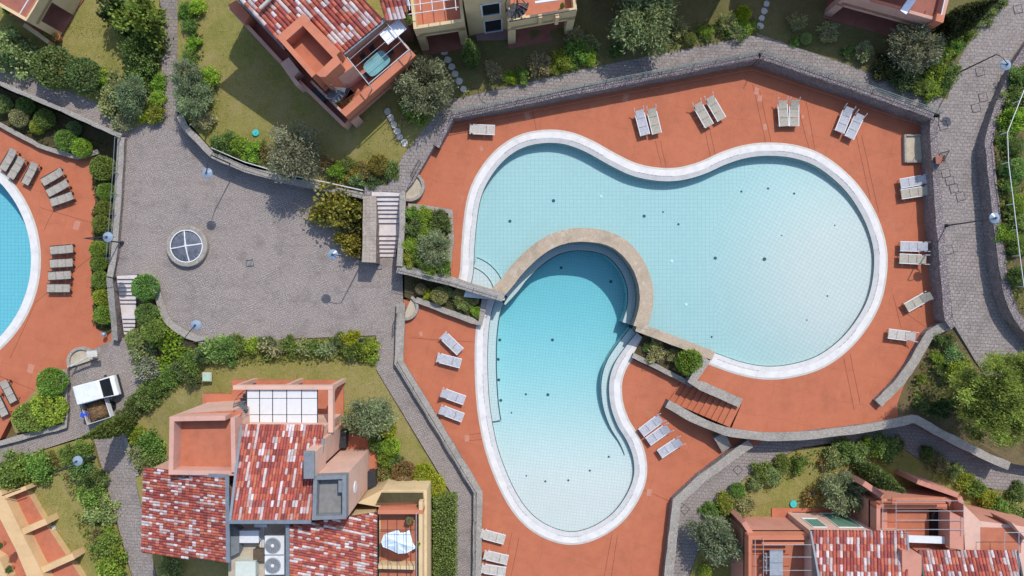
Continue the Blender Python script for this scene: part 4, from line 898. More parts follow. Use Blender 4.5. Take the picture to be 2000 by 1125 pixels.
# ---- cream house at the bottom left corner
hz = -1.85
hF = thing('terrace_house', 'cream house with stepped orange terraces in the bottom left corner', 'house', P(40, 1050, hz))
blk(hF, 'patio', [(-20, 972), (52, 958), (92, 1028), (160, 1130), (170, 1300), (60, 1300), (30, 1040)], -1.3, -1.3, hz - .5, APRICOT, FLOORT)
para(hF, 'cross_wall', [(0, 978), (52, 957)], -.5, -.5, hz - .4, .34, APRICOT)
para(hF, 'cross_wall', [(38, 1048), (93, 1024)], -.5, -.5, hz - .4, .5, APRICOT)
para(hF, 'cross_wall', [(70, 1126), (146, 1092)], -.5, -.5, hz - .4, .5, APRICOT)
blk(hF, 'balcony', [(-40, 960), (6, 976), (70, 1108), (100, 1300), (-300, 1300), (-300, 960)], -.35, -.95, hz - .4, APRICOT, FLOORT)
blk(hF, 'balcony_parapet', [(12, 976), (46, 1047), (80, 1114), (100, 1160), (110, 1300), (80, 1300), (52, 1125), (31, 1074), (0, 1013), (-25, 965), (-5, 950)], -.35, -.35, hz - .4, APRICOT)
blk(hF, 'inner_wall', [(-60, 1060), (-2, 1090), (16, 1130), (16, 1300), (-60, 1300)], -.1, -.1, hz, APRICOT)
p = P(66, 1078, -1.3); MB().box((p.x, p.y, -1.24), (.5, 2.6, .1), .5).build('light_well', GLASSD, hF)
bar(hF, 'handrail', [(4, 968, .3), (40, 955, .3)], .04, DARKM)
# ------------------------------------------------------------------ plants
def cloud(kind, seed):
    """unit crown: hundreds of small leaf blades gathered in clumps; radius about 1, base at z = 0"""
    r = np.random.default_rng(seed)
    def sph(n):
        v = r.normal(size=(n, 3)); return v / np.linalg.norm(v, axis=1)[:, None]
    if kind == 'olive':
        K = 46; cc = sph(K) * r.uniform(.35, .92, (K, 1)); cc[:, 2] = cc[:, 2] * .75 + .85; n = 9500; ci = r.integers(0, K, n)
        pos = cc[ci] + r.normal(size=(n, 3)) * .14; out = cc[ci] - np.array([0, 0, .5]); l, w = .12, .022; spread = .8
        tb = r.uniform(.65, 1.25, K)[ci] * r.uniform(.6, 1.35, n)
    elif kind == 'bush':
        K = 34; cc = sph(K) * r.uniform(.3, 1.05, (K, 1)); cc[:, 2] = np.abs(cc[:, 2]) * .85 + .25; n = 3600; ci = r.integers(0, K, n)
        pos = cc[ci] + r.normal(size=(n, 3)) * .15; out = pos - np.array([0, 0, .4]); l, w = .125, .065; spread = .9
        tb = r.uniform(.6, 1.3, K)[ci] * r.uniform(.55, 1.4, n)
    elif kind == 'clip':
        n = 3600; v = sph(n); lump = np.array([noise.noise(Vector(x) * 2.2 + Vector((seed, 0, 0))) for x in v.tolist()])
        pos = v * (.93 + .13 * lump + r.normal(size=n) * .03)[:, None]; pos[:, 2] = pos[:, 2] * .75 + .7; pos = pos[pos[:, 2] > .02]; n = len(pos)
        out = pos - np.array([0, 0, .7]); l, w = .10, .06; spread = .9; tb = r.uniform(.55, 1.4, n) * (1 + .3 * r.normal(size=n) * .5)
    elif kind == 'airy':
        K = 22; cc = sph(K) * r.uniform(.5, .95, (K, 1)); cc[:, 2] = np.abs(cc[:, 2]) * .7 + .35; n = 900; ci = r.integers(0, K, n)
        pos = cc[ci] + r.normal(size=(n, 3)) * .12; out = pos - np.array([0, 0, .2]); l, w = .16, .06; spread = .8; tb = r.uniform(.6, 1.4, n)
    elif kind == 'cypress':
        n = 5200; t = r.uniform(0, 1, n) ** 1.25; a = r.uniform(0, 2 * PI, n); rr = (np.sin(np.clip(t * 1.0 + .12, 0, 1) * PI) ** .6) * (1 - t * .45) * r.uniform(.72, 1.02, n)
        pos = np.stack([np.cos(a) * rr, np.sin(a) * rr, t * 6.2 + .2], 1); out = np.stack([np.cos(a), np.sin(a), np.full(n, 1.6)], 1); l, w = .26, .10; spread = .5; tb = r.uniform(.5, 1.45, n)
    elif kind == 'pine':
        K = 210; cc = sph(K) * r.uniform(.25, .97, (K, 1)); cc[:, 2] = cc[:, 2] * .26 + .74; n = 90000; ci = r.integers(0, K, n)
        pos = cc[ci] + r.normal(size=(n, 3)) * np.array([.065, .065, .028]); out = r.normal(size=(n, 3)) + np.array([0, 0, .8]); l, w = .045, .0085; spread = .8
        tb = r.uniform(.5, 1.4, K)[ci] * r.uniform(.6, 1.35, n)
    elif kind == 'palm':
        n = 0
    out = out / (np.linalg.norm(out, axis=1)[:, None] + 1e-6)
    d = out + r.normal(size=(n, 3)) * spread; d /= np.linalg.norm(d, axis=1)[:, None]
    s = np.cross(d, r.normal(size=(n, 3))); s /= np.linalg.norm(s, axis=1)[:, None]
    L = l * r.uniform(.6, 1.3, (n, 1)); W = w * r.uniform(.7, 1.3, (n, 1))
    a = pos - s * W * .5; b = pos + d * L * .45 - s * W; b2 = pos + d * L * .45 + s * W; c = pos + d * L
    V = np.stack([pos, b2, c, b], 1).reshape(-1, 3)
    F = np.arange(n * 4).reshape(-1, 4)
    me = bpy.data.meshes.new('foliage'); me.from_pydata(V.tolist(), [], F.tolist()); me.materials.append(LEAF)
    hue = r.normal(size=n) * .10; col = np.stack([tb * (1 + hue), tb, tb * (1 - hue * .5), np.ones(n)], 1).clip(.05, 2.2)
    at = me.color_attributes.new('tint', 'FLOAT_COLOR', 'CORNER'); at.data.foreach_set('color', np.repeat(col, 4, 0).astype(np.float32).ravel()); me.update(); return me
def stems(kind, seed):
    rnd = random.Random(seed); mb = MB()
    if kind in ('olive', 'pine'):
        th = .09 if kind == 'olive' else .035
        mb.tube((0, 0, -.3), (.03, .02, .45), th, 7, th * .75)
        for k in range(9):
            a = k * 2.4 + rnd.uniform(-.4, .4); q = Vector((math.cos(a) * rnd.uniform(.35, .7), math.sin(a) * rnd.uniform(.35, .7), rnd.uniform(.7, 1.2) if kind == 'olive' else rnd.uniform(.62, .9)))
            m = Vector((.03, .02, .4)).lerp(q, .5) + Vector((0, 0, .06)); mb.tube((.03, .02, .4), m, th * .5, 5, th * .35); mb.tube(m, q, th * .35, 5, th * .15)
            for j in range(3):
                e = q + Vector((rnd.uniform(-.3, .3), rnd.uniform(-.3, .3), rnd.uniform(0, .2))); mb.tube(q, e, th * .15, 4, th * .06)
    elif kind == 'cypress': mb.tube((0, 0, -.5), (0, 0, 5.2), .11, 7, .03)
    else:
        for k in range(26 if kind == 'airy' else 8):
            a = k * 2.4; f = rnd.uniform(.5, .95); q = Vector((math.cos(a) * f, math.sin(a) * f, rnd.uniform(.5, 1.0))); m = q * .5 + Vector((0, 0, .12))
            mb.tube((0, 0, -.25), m, .03, 4, .022); mb.tube(m, q, .022, 4, .01)
    return mb.mesh('stem', TWIG if kind == 'airy' else WOOD)
PROTO = {}
def proto(kind, k):
    if (kind, k) not in PROTO: PROTO[(kind, k)] = (cloud(kind, 100 + k * 17 + len(kind)), stems(kind, k))
    return PROTO[(kind, k)]
NV = {'olive': 3, 'bush': 4, 'clip': 3, 'airy': 3, 'cypress': 2, 'pine': 1}
COL = {'olive': (0.268, 0.329, 0.186), 'grey': (0.299, 0.358, 0.225), 'green': (0.220, 0.317, 0.078), 'lime': (0.320, 0.432, 0.062), 'yellow': (0.407, 0.461, 0.034), 'dark': (0.172, 0.237, 0.072), 'deep': (0.074, 0.108, 0.034),
       'pale': (0.372, 0.372, 0.179), 'red': (0.285, 0.197, 0.069), 'orange': (0.353, 0.258, 0.057), 'loquat': (0.271, 0.251, 0.057), 'box': (0.229, 0.320, 0.060), 'sage': (0.312, 0.380, 0.152), 'pine': (.35, .41, .09), 'bark': (0.271, 0.204, 0.115)}
pn = [0]
def plant(kind, px, py, rpx, colr, label, h=None, name=None, zg=None, sx=1.0, rz=None, cat=None, group=None, sq=None):
    """crown seen centred at (px, py) with radius rpx; stands on the ground below it"""
    pn[0] += 1; rnd = random.Random(pn[0] * 13)
    if name is None: name = {'olive': 'olive_tree', 'bush': 'shrub', 'clip': 'clipped_bush', 'airy': 'twiggy_shrub', 'cypress': 'cypress_tree', 'pine': 'pine_tree'}[kind]
    r = rpx / 25.0
    z0 = zg
    if kind == 'cypress': p = P(px, py, z0)
    else:
        if z0 is None:
            p = P(px, py, 1); z0 = gz(p.x, p.y); p = P(px, py, z0 + r); z0 = gz(p.x, p.y)
        r = r * (H - z0) / H; p = P(px, py, z0 + (.74 * h if kind == 'pine' else .5 * h if h else .7 * r))
    hs = h if kind == 'pine' else (h / 1.55) if h else r
    root = thing(name, label, cat or ('tree' if kind in ('olive', 'cypress', 'pine') else 'shrub'), (p.x, p.y, z0), group, rz if rz is not None else rnd.uniform(0, 6.28))
    if kind in ('bush', 'airy', 'olive') and sx == 1.0: sx = rnd.uniform(.78, 1.2); r *= rnd.uniform(1.0, 1.15)
    f, s = proto(kind, rnd.randrange(NV[kind]))
    k = COL[colr]; j = [rnd.uniform(.86, 1.14) for _ in range(3)]
    for nm, me in (('crown', f), ('trunk' if kind in ('olive', 'cypress', 'pine') else 'stem', s)):
        o = bpy.data.objects.new(nm, me); C.objects.link(o); o.parent = root
        o.scale = (r, r * sx, hs) if kind not in ('cypress',) else (r, r, (h or 6) / 6.4)
        if nm == 'crown': o.color = (k[0] * j[0], k[1] * j[1], k[2] * j[2], 1)
    return root
def row(where, kind, items, what='shrub', start='the left', group=None):
    """items (px, py, r, colour) in order; each one is told apart by its place in the row"""
    for i, it in enumerate(items):
        last = i == len(items) - 1
        o_ = f'last {what}' if last and len(items) > 2 else f'{ORD[i]} {what}'
        plant(it[4] if len(it) > 4 else kind, it[0], it[1], it[2], it[3], f'{it[3] if it[3] not in ("box", "loquat", "deep") else "green"} {o_} from {start} {where}', group=group or f'plants {where}')

# -- top left garden
plant('bush', 22, 96, 36, 'sage', 'pale green tree at the left edge below the corner house', h=2.6)
plant('clip', 104, 131, 40, 'dark', 'large dark round bush between the small lawn and the terrace path', h=2.4)
plant('clip', 162, 146, 33, 'dark', 'smaller dark round bush right of the large round bush by the terrace path', h=2.1)
plant('bush', 274, 32, 46, 'green', 'tall green tree at the top beside the alley', h=4.2)
plant('bush', 225, 22, 30, 'deep', 'dark bush standing for the tree shadow at the top edge above the small lawn', h=3.2)  # added dark crown; only tree shadow lies at this spot
plant('bush', 268, 104, 33, 'dark', 'dark green bushy tree halfway down the alley garden', h=2.6)
plant('bush', 272, 148, 27, 'green', 'bright leafy shrub right of the small lawn by the alley', h=1.6)
plant('bush', 222, 182, 30, 'sage', 'greyish shrub at the foot of the small lawn', h=1.6)
plant('olive', 262, 184, 36, 'olive', 'silvery olive bush where the alley garden meets the plaza', h=2.4)
row('in the hedge strip by the alley', 'bush', [(307, 95, 12, 'lime'), (310, 128, 14, 'lime'), (308, 160, 15, 'lime'), (306, 192, 15, 'lime'), (300, 220, 18, 'lime'), (284, 226, 13, 'yellow')], start='the top')
plant('airy', 240, 238, 20, 'pale', 'pale twiggy shrub at the bottom corner of the alley garden')
plant('bush', 203, 155, 20, 'lime', 'yellow green shrub at the lower edge of the small lawn')
# -- western bed below the wall
row('in the western wall bed', 'clip', [(4, 203, 18, 'sage'), (50, 207, 17, 'green'), (38, 230, 18, 'pale'), (88, 233, 19, 'green'), (74, 247, 15, 'lime'), (145, 251, 14, 'sage'), (130, 274, 21, 'green'), (160, 289, 19, 'lime')], 'round bush')
row('along the west plaza wall', 'clip', [(201, 328, 24, 'box'), (207, 374, 17, 'box'), (205, 406, 16, 'box'), (199, 438, 18, 'box'), (193, 487, 17, 'box'), (193, 515, 16, 'box'), (197, 548, 18, 'box'), (200, 580, 17, 'lime'), (203, 615, 19, 'box')], 'clipped bush', 'the top')
# -- bank between the plaza and the court
plant('clip', 283, 561, 25, 'green', 'big clipped bush leaning over the steps to the service court', h=1.8)
plant('clip', 286, 612, 21, 'green', 'round bush below the big clipped bush on the planted bank', h=1.5)
plant('clip', 298, 646, 22, 'green', 'round bush in the middle of the planted bank', h=1.5)
plant('clip', 266, 662, 20, 'sage', 'grey green bush at the foot of the service court steps', h=1.4)
plant('bush', 275, 690, 22, 'sage', 'grey green loose bush at the edge of the service court', h=1.4)
plant('bush', 290, 722, 25, 'grey', 'greyish shrub at the lowest corner of the planted bank', h=1.5)
row('in the diagonal hedge', 'bush', [(240, 812, 16, 'dark'), (262, 794, 19, 'dark'), (285, 774, 20, 'green'), (308, 756, 19, 'dark'), (330, 738, 19, 'green'), (352, 722, 19, 'dark'), (372, 706, 18, 'green'), (392, 694, 18, 'sage')], start='the bottom')
plant('bush', 375, 742, 16, 'dark', 'small dark shrub at the left edge of the southern lawn')
row('in the hedge south of the plaza', 'bush', [(412, 682, 22, 'sage'), (440, 686, 24, 'green'), (466, 672, 17, 'green'), (492, 676, 16, 'lime'), (533, 680, 24, 'pale', 'airy'), (520, 668, 15, 'dark'), (566, 676, 18, 'green'), (593, 676, 19, 'pale', 'airy'), (612, 680, 15, 'green'), (640, 684, 20, 'sage', 'airy'), (664, 668, 15, 'dark'), (684, 664, 18, 'yellow'), (690, 686, 22, 'green'), (716, 680, 22, 'lime'), (728, 700, 10, 'lime')])
# -- court corner
plant('clip', 101, 746, 27, 'box', 'clipped round bush beside the van and the red western deck', h=1.8)
plant('clip', 60, 815, 36, 'box', 'wide clipped bush above the service lane at the left', h=1.3, sx=.8, rz=0)
plant('clip', 94, 798, 34, 'lime', 'yellowish clipped bush right of the wide clipped bush', h=1.5)
plant('cypress', 258, 822, 20, 'dark', 'tall cypress leaning across the picture beside the trailer', h=6.2, zg=-1.8)
# -- lower left
row('left of the tiled house', 'bush', [(268, 852, 19, 'lime'), (290, 872, 26, 'green'), (272, 892, 24, 'sage'), (300, 898, 20, 'green')], start='the top')
row('in the hedge above the bottom left house', 'bush', [(12, 925, 30, 'green'), (45, 920, 28, 'box'), (75, 912, 26, 'green'), (100, 900, 16, 'red', 'airy'), (130, 890, 18, 'green'), (160, 878, 18, 'green')])
row('beside the south western lane', 'bush', [(162, 912, 24, 'dark'), (140, 925, 17, 'red', 'airy'), (178, 938, 24, 'green'), (180, 968, 24, 'green'), (192, 998, 25, 'sage'), (212, 1030, 22, 'lime'), (188, 1045, 18, 'red', 'airy'), (205, 1062, 22, 'green'), (222, 1105, 28, 'lime')], start='the top')
plant('bush', 330, 1112, 20, 'sage', 'low shrub in the shade under the western tiled roof')
# -- around the tiled house
plant('olive', 717, 815, 44, 'olive', 'silvery olive tree right of the white pergola panels', h=3.0)
plant('clip', 756, 838, 17, 'yellow', 'narrow yellow green bush right of the olive tree by the tiled house', h=1.3)
plant('clip', 763, 872, 18, 'lime', 'bright round bush below the olive tree by the tiled house', h=1.3)
plant('bush', 738, 868, 18, 'green', 'leafy green shrub touching the red patio of the tiled house', h=1.2)
plant('bush', 754, 900, 20, 'lime', 'bright leafy shrub right of the red patio', h=1.2)
plant('bush', 772, 900, 14, 'dark', 'small brownish shrub between the bright shrubs by the red patio', h=1.0)
plant('airy', 742, 925, 17, 'red', 'reddish thin shrub against the eastern wall of the tiled house')
plant('clip', 789, 926, 25, 'red', 'reddish green dome shaped bush east of the tiled house', h=1.5)
plant('clip', 826, 928, 22, 'yellow', 'upper half of the bright yellow green oblong bush by the lane', h=1.4)
plant('clip', 846, 948, 23, 'yellow', 'lower part of the bright yellow green oblong bush by the lane', h=1.4)
plant('bush', 852, 975, 16, 'dark', 'dark shrub below the bright oblong bush by the lane', h=1.1)
plant('bush', 760, 950, 18, 'green', 'green shrub beside the cream balcony', h=1.2)
plant('bush', 812, 950, 15, 'green', 'small green shrub between the dome bush and the cream balcony', h=1.0)
plant('bush', 826, 1100, 9, 'yellow', 'small yellow flowering shrub at the corner of the cream balcony')
# -- lawn of the pink house
row('between the alley and pink house lawn', 'bush', [(362, 20, 16, 'green'), (384, 14, 15, 'lime'), (372, 50, 16, 'green'), (378, 84, 14, 'lime'), (370, 112, 13, 'green')], start='the top')
plant('olive', 366, 150, 30, 'grey', 'upper grey olive tree beside the alley', h=2.4)
plant('bush', 405, 152, 20, 'lime', 'bright green shrub right of the upper grey olive', h=1.4)
plant('olive', 378, 192, 30, 'grey', 'lower grey olive tree beside the alley', h=2.2)
plant('airy', 398, 232, 22, 'pale', 'pale loose shrub above the retaining wall by the alley')
row('above the plaza retaining wall', 'bush', [(437, 276, 23, 'green'), (466, 284, 18, 'lime'), (492, 294, 20, 'lime'), (520, 292, 17, 'red', 'airy'), (636, 318, 19, 'red', 'airy'), (658, 330, 17, 'lime'), (680, 322, 16, 'green'), (700, 348, 18, 'sage'), (690, 338, 15, 'orange'), (716, 336, 17, 'red'), (740, 322, 20, 'orange', 'clip'), (760, 332, 16, 'green'), (728, 352, 15, 'dark')])
plant('olive', 578, 296, 48, 'grey', 'large grey green olive tree overhanging the plaza wall', h=3.0)
plant('bush', 664, 402, 44, 'loquat', 'broad loquat tree with rusty leaves at the corner of the plaza', h=3.0, name='loquat_tree', cat='tree')
plant('bush', 690, 425, 32, 'loquat', 'right hand loquat tree against the buff wall of the steps', h=2.6, name='loquat_tree', cat='tree')
plant('bush', 684, 472, 26, 'orange', 'lower loquat tree with yellowish leaves beside the plaza steps', h=2.2, name='loquat_tree', cat='tree')
# -- gardens along the upper path
plant('olive', 830, 168, 50, 'olive', 'big silvery olive tree at the corner of the pink house patio', h=3.2)
row('below the big olive by the pink house', 'bush', [(796, 208, 16, 'green'), (812, 222, 17, 'lime'), (795, 232, 14, 'pale', 'airy')], start='the top')
plant('cypress', 922, 122, 17, 'dark', 'slim cypress in front of the cream house', h=4.6, zg=2.2)
row('in front of the cream house', 'bush', [(964, 140, 19, 'pale', 'airy'), (992, 148, 11, 'lime'), (1000, 156, 10, 'yellow'), (1020, 146, 14, 'green'), (1056, 124, 24, 'pale', 'airy'), (1080, 132, 13, 'lime'), (1100, 116, 19, 'lime'), (1122, 76, 22, 'pale', 'airy'), (1128, 100, 24, 'green'), (1146, 84, 18, 'sage'), (1150, 112, 14, 'lime'), (1204, 96, 14, 'dark')])
plant('olive', 1256, 34, 60, 'olive', 'largest silvery olive tree at the top centre of the picture', h=3.4)
row('right of the largest olive', 'bush', [(1330, 54, 20, 'pale', 'airy'), (1348, 76, 12, 'green', 'clip'), (1290, 94, 9, 'dark'), (1380, 60, 12, 'lime'), (1381, 74, 8, 'green'), (1422, 42, 22, 'sage', 'airy'), (1452, 26, 16, 'yellow'), (1440, 62, 18, 'green', 'airy'), (1460, 52, 12, 'lime')])
row('in the balcony house garden', 'bush', [(1556, 40, 22, 'pale', 'airy'), (1574, 76, 11, 'sage', 'clip'), (1553, 80, 9, 'green'), (1620, 63, 21, 'pale', 'airy'), (1690, 97, 20, 'pale', 'airy'), (1655, 100, 12, 'dark'), (1732, 130, 22, 'deep'), (1768, 150, 22, 'dark')])
plant('olive', 1786, 94, 46, 'olive', 'silvery olive tree in front of the balcony house', h=2.8)
row('in the hedge corner by the eastern path', 'bush', [(1842, 104, 18, 'lime'), (1826, 134, 22, 'lime'), (1852, 140, 20, 'dark'), (1798, 168, 20, 'green'), (1822, 176, 20, 'lime'), (1842, 168, 16, 'dark'), (1868, 90, 16, 'green'), (1884, 66, 20, 'green'), (1904, 44, 18, 'sage'), (1926, 22, 22, 'green'), (1946, 4, 18, 'dark')], start='the bottom')
plant('cypress', 1833, 66, 25, 'deep', 'dark tall cypress beside the balcony house', h=6.0, zg=2.5)
# -- eastern hill
row('on the hill beyond the eastern rail', 'bush', [(1990, 190, 22, 'green'), (1985, 230, 22, 'lime'), (1966, 268, 15, 'green'), (1984, 285, 18, 'dark'), (1990, 330, 22, 'sage', 'clip'), (1962, 330, 13, 'dark'), (1974, 362, 16, 'green'), (1990, 398, 19, 'lime', 'clip'), (1990, 436, 20, 'green'), (1966, 455, 15, 'lime'), (1992, 480, 20, 'green'), (1972, 505, 17, 'dark'), (1992, 540, 20, 'dark'), (1980, 580, 16, 'sage'), (1994, 150, 20, 'dark')], start='the top')
# -- pine garden
plant('pine', 1972, 778, 96, 'pine', 'wide umbrella pine with a bright crown at the right edge', h=7.0, zg=2.0)
row('on the slope left of the pine', 'bush', [(1842, 664, 18, 'dark'), (1862, 690, 18, 'sage'), (1834, 700, 13, 'lime'), (1872, 722, 20, 'lime'), (1844, 724, 14, 'dark'), (1858, 735, 11, 'sage'), (1800, 790, 14, 'dark'), (1840, 800, 18, 'deep'), (1880, 790, 20, 'dark'), (1800, 740, 10, 'lime')], start='the top')
# -- south eastern garden
row('along the south eastern lane', 'bush', [(1388, 998, 16, 'green'), (1420, 984, 20, 'lime'), (1446, 988, 20, 'sage'), (1440, 958, 15, 'green', 'clip'), (1474, 944, 14, 'sage'), (1490, 922, 18, 'green'), (1508, 930, 18, 'sage', 'clip'), (1530, 908, 18, 'green'), (1560, 905, 19, 'green')])
plant('olive', 1398, 1052, 50, 'olive', 'large silvery olive tree left of the terracotta house', h=3.2)
plant('clip', 1377, 1116, 13, 'lime', 'small bright bush below the large olive at the bottom edge')
row('in the hedge above the terracotta house lawn', 'bush', [(1630, 892, 20, 'sage'), (1652, 882, 22, 'green'), (1680, 884, 22, 'sage'), (1700, 874, 20, 'lime'), (1728, 876, 22, 'green'), (1752, 872, 16, 'dark'), (1612, 905, 15, 'red', 'airy')])
plant('olive', 1646, 958, 38, 'grey', 'grey olive tree in front of the green shutters', h=2.6)
plant('airy', 1592, 968, 22, 'red', 'reddish twiggy shrub left of the grey olive by the green shutters')
plant('cypress', 1678, 914, 20, 'dark', 'dark cypress leaning over the terrace of the terracotta house', h=6.0, zg=.1)
row('in the hedge right of the terracotta house', 'bush', [(1812, 888, 16, 'dark'), (1835, 905, 16, 'sage'), (1862, 922, 17, 'sage'), (1884, 938, 16, 'lime'), (1905, 955, 18, 'green'), (1926, 972, 19, 'lime'), (1948, 988, 19, 'green'), (1972, 1000, 20, 'sage'), (1992, 1010, 18, 'dark'), (1988, 962, 16, 'dark')])
# -- planters by the pools
plant('olive', 852, 484, 32, 'olive', 'olive bush in the large planter beside the upper pool', h=1.7)
row('in the large upper pool planter', 'bush', [(806, 418, 15, 'green'), (828, 420, 16, 'lime'), (862, 430, 19, 'dark'), (808, 446, 17, 'dark'), (830, 452, 18, 'lime'), (804, 478, 16, 'lime'), (824, 500, 18, 'green'), (798, 506, 13, 'lime'), (864, 522, 14, 'green'), (838, 522, 15, 'lime')], start='the top')
row('in the lower planter', 'bush', [(822, 565, 11, 'pale', 'clip'), (836, 576, 10, 'yellow'), (858, 578, 17, 'pale', 'clip'), (874, 570, 12, 'sage'), (898, 576, 13, 'pale', 'clip'), (904, 594, 14, 'sage'), (926, 586, 10, 'pale', 'clip'), (928, 608, 10, 'lime')])
plant('airy', 1284, 688, 20, 'pale', 'bare branched pale shrub in the planter under the sandstone wall')
plant('airy', 1318, 694, 16, 'sage', 'thin shrub between the bare branches and the clipped bush')
plant('clip', 1348, 706, 27, 'box', 'clipped box bush in the planter beside the red steps', h=1.9)
plant('bush', 1264, 678, 9, 'dark', 'tiny dark shrub at the left end of the branch planter')
# -- long clipped hedge
def hedge(l, z0, h, label, colr):
    w = [P(a, b, z0 + h) for a, b in l]; A, B = w; d = (B - A).normalized(); return A, B, d
rh = np.random.default_rng(5); n = 9000; u_ = rh.uniform(0, 1, n); pl_ = []
hx0, hx1, hy0, hy1 = P(846, 0, 1.2).x, P(890, 0, 1.2).x, P(0, 1240, 1.2).y, P(0, 972, 1.2).y
root = thing('clipped_hedge', 'long clipped rectangular hedge between the cream balcony and the lane', 'hedge', ((hx0 + hx1) / 2, (hy0 + hy1) / 2, -.1))
V = []; Fc = []; cols = []
for k in range(n):
    t = rh.uniform(); 
    if t < .6: p = Vector((rh.uniform(hx0, hx1), rh.uniform(hy0, hy1), 1.2 + rh.normal() * .05))
    elif t < .8: p = Vector((hx1 + rh.normal() * .04 if rh.uniform() < .5 else hx0 + rh.normal() * .04, rh.uniform(hy0, hy1), rh.uniform(-.1, 1.2)))
    else: p = Vector((rh.uniform(hx0, hx1), hy1 + rh.normal() * .04, rh.uniform(-.1, 1.2)))
    lump = noise.noise(p * .9) * .14; p.z += lump
    d = Vector(rh.normal(size=3)).normalized(); s = d.cross(Vector(rh.normal(size=3))).normalized(); L = rh.uniform(.08, .15)
    i = len(V); V += [p, p + d * L * .5 + s * L * .4, p + d * L, p + d * L * .5 - s * L * .4]; Fc.append((i, i + 1, i + 2, i + 3)); b_ = rh.uniform(.5, 1.4); cols.append((b_, b_, b_, 1))
mb = MB(); mb.v = [tuple(v) for v in V]; mb.f = Fc; mb.m = [0] * len(Fc); mb.c = cols; o = mb.build('foliage', LEAF, root); o.color = (.22, .29, .07, 1)
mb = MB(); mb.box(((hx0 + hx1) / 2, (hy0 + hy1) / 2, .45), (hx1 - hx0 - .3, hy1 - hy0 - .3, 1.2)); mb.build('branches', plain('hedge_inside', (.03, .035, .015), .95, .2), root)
# -- ground cover and grass tufts: nobody could count them
def scatter(name, label, cat, polys, n, size, colr, zf=gz, lift=.0, seed=3, wid=.5, up=.6):
    r = np.random.default_rng(seed); mb = MB(); V = []; Fc = []; cs = []
    for poly in polys:
        cz = P(sum(a for a, b in poly) / len(poly), sum(b for a, b in poly) / len(poly), 0); cz = gz(cz.x, cz.y); q = [(p.x, p.y) for p in [P(a, b, cz) for a, b in poly]]; xs = [a for a, b in q]; ys_ = [b for a, b in q]; ar = abs(area(q)); m = int(n * ar)
        for k in range(m):
            x = r.uniform(min(xs), max(xs)); y = r.uniform(min(ys_), max(ys_))
            if not inpoly(x, y, q): continue
            if noise.noise(Vector((x * .5, y * .5, seed))) < -.25: continue
            p = Vector((x, y, zf(x, y) + lift * r.uniform())); d = Vector((r.normal(), r.normal(), abs(r.normal()) * up + .15)).normalized(); s = d.cross(Vector(r.normal(size=3))).normalized(); L = size * r.uniform(.6, 1.4)
            i = len(V); V += [p, p + d * L * .5 + s * L * wid, p + d * L, p + d * L * .5 - s * L * wid]; Fc.append((i, i + 1, i + 2, i + 3)); b_ = r.uniform(.5, 1.45); h_ = r.normal() * .12; cs.append((b_ * (1 + h_), b_, b_ * .9, 1))
    mb.v = [tuple(v) for v in V]; mb.f = Fc; mb.m = [0] * len(Fc); mb.c = cs; o = struct(mb.build(name, LEAF), 'stuff'); o.color = (*colr, 1); o['label'] = label; o['category'] = cat; return o
scatter('ground_cover', 'bright green low ground cover on the bank beside the plaza', 'ground cover', [[(282, 560), (304, 560), (316, 600), (334, 640), (372, 662), (400, 672), (380, 692), (330, 730), (300, 745), (282, 700)]], 340, .18, (.25, .36, .04), lift=.3)
scatter('bed_leaves', 'low leaves and litter covering the shaded garden beds', 'ground cover', [[(0, 190), (225, 285), (185, 302), (150, 302), (75, 276), (0, 232)], [(190, 312), (224, 312), (224, 640), (192, 640)], [(795, 406), (876, 416), (876, 536), (782, 518)], [(800, 540), (940, 585), (935, 625), (815, 588)]], 80, .16, (.13, .16, .04), lift=.15, seed=8)
scatter('border_plants', 'low mixed plants filling the garden borders', 'ground cover', [[(350, 0), (395, 0), (400, 140), (420, 250), (500, 300), (720, 360), (718, 376), (560, 340), (420, 294), (350, 210)], [(890, 180), (1140, 118), (1200, 105), (1200, 130), (1140, 132), (890, 192)], [(1300, 60), (1480, 20), (1482, 66), (1300, 102)], [(400, 668), (735, 657), (735, 700), (400, 712)], [(1400, 990), (1470, 925), (1560, 880), (1740, 866), (1760, 890), (1560, 925), (1470, 975), (1420, 1010)], [(1800, 905), (1990, 970), (1990, 1010), (1900, 985), (1800, 925)], [(730, 850), (790, 900), (850, 970), (760, 965)], [(1832, 664), (1858, 655), (1900, 720), (1960, 800), (1900, 850), (1800, 806), (1785, 760)], [(1948, 240), (1998, 140), (1998, 660), (1975, 600), (1950, 500), (1935, 400)], [(255, 850), (300, 850), (310, 925), (285, 925)], [(120, 880), (180, 860), (250, 1100), (190, 1090)]], 90, .17, (.20, .25, .06), lift=.35, seed=9)
scatter('grass_blades', 'short dry grass of the lawns', 'grass', [[(395, 30), (470, 60), (700, 320), (560, 335), (430, 280), (395, 130)], [(410, 700), (735, 690), (880, 970), (840, 985), (680, 740), (450, 735), (340, 820), (290, 900)], [(110, 40), (240, 30), (250, 160), (120, 120)], [(700, 290), (790, 230), (780, 330), (720, 340)], [(60, 960), (150, 950), (190, 1080), (150, 1120)], [(1460, 985), (1650, 910), (1640, 990), (1450, 1010)], [(1700, 890), (1810, 890), (1800, 945), (1700, 920)], [(890, 120), (1200, 40), (1480, 0), (1480, 40), (1140, 110), (900, 180)], [(1500, 40), (1640, 60), (1840, 150), (1830, 180), (1500, 70)]], 60, .12, (.26, .24, .08), seed=12, wid=.12, up=1.0)
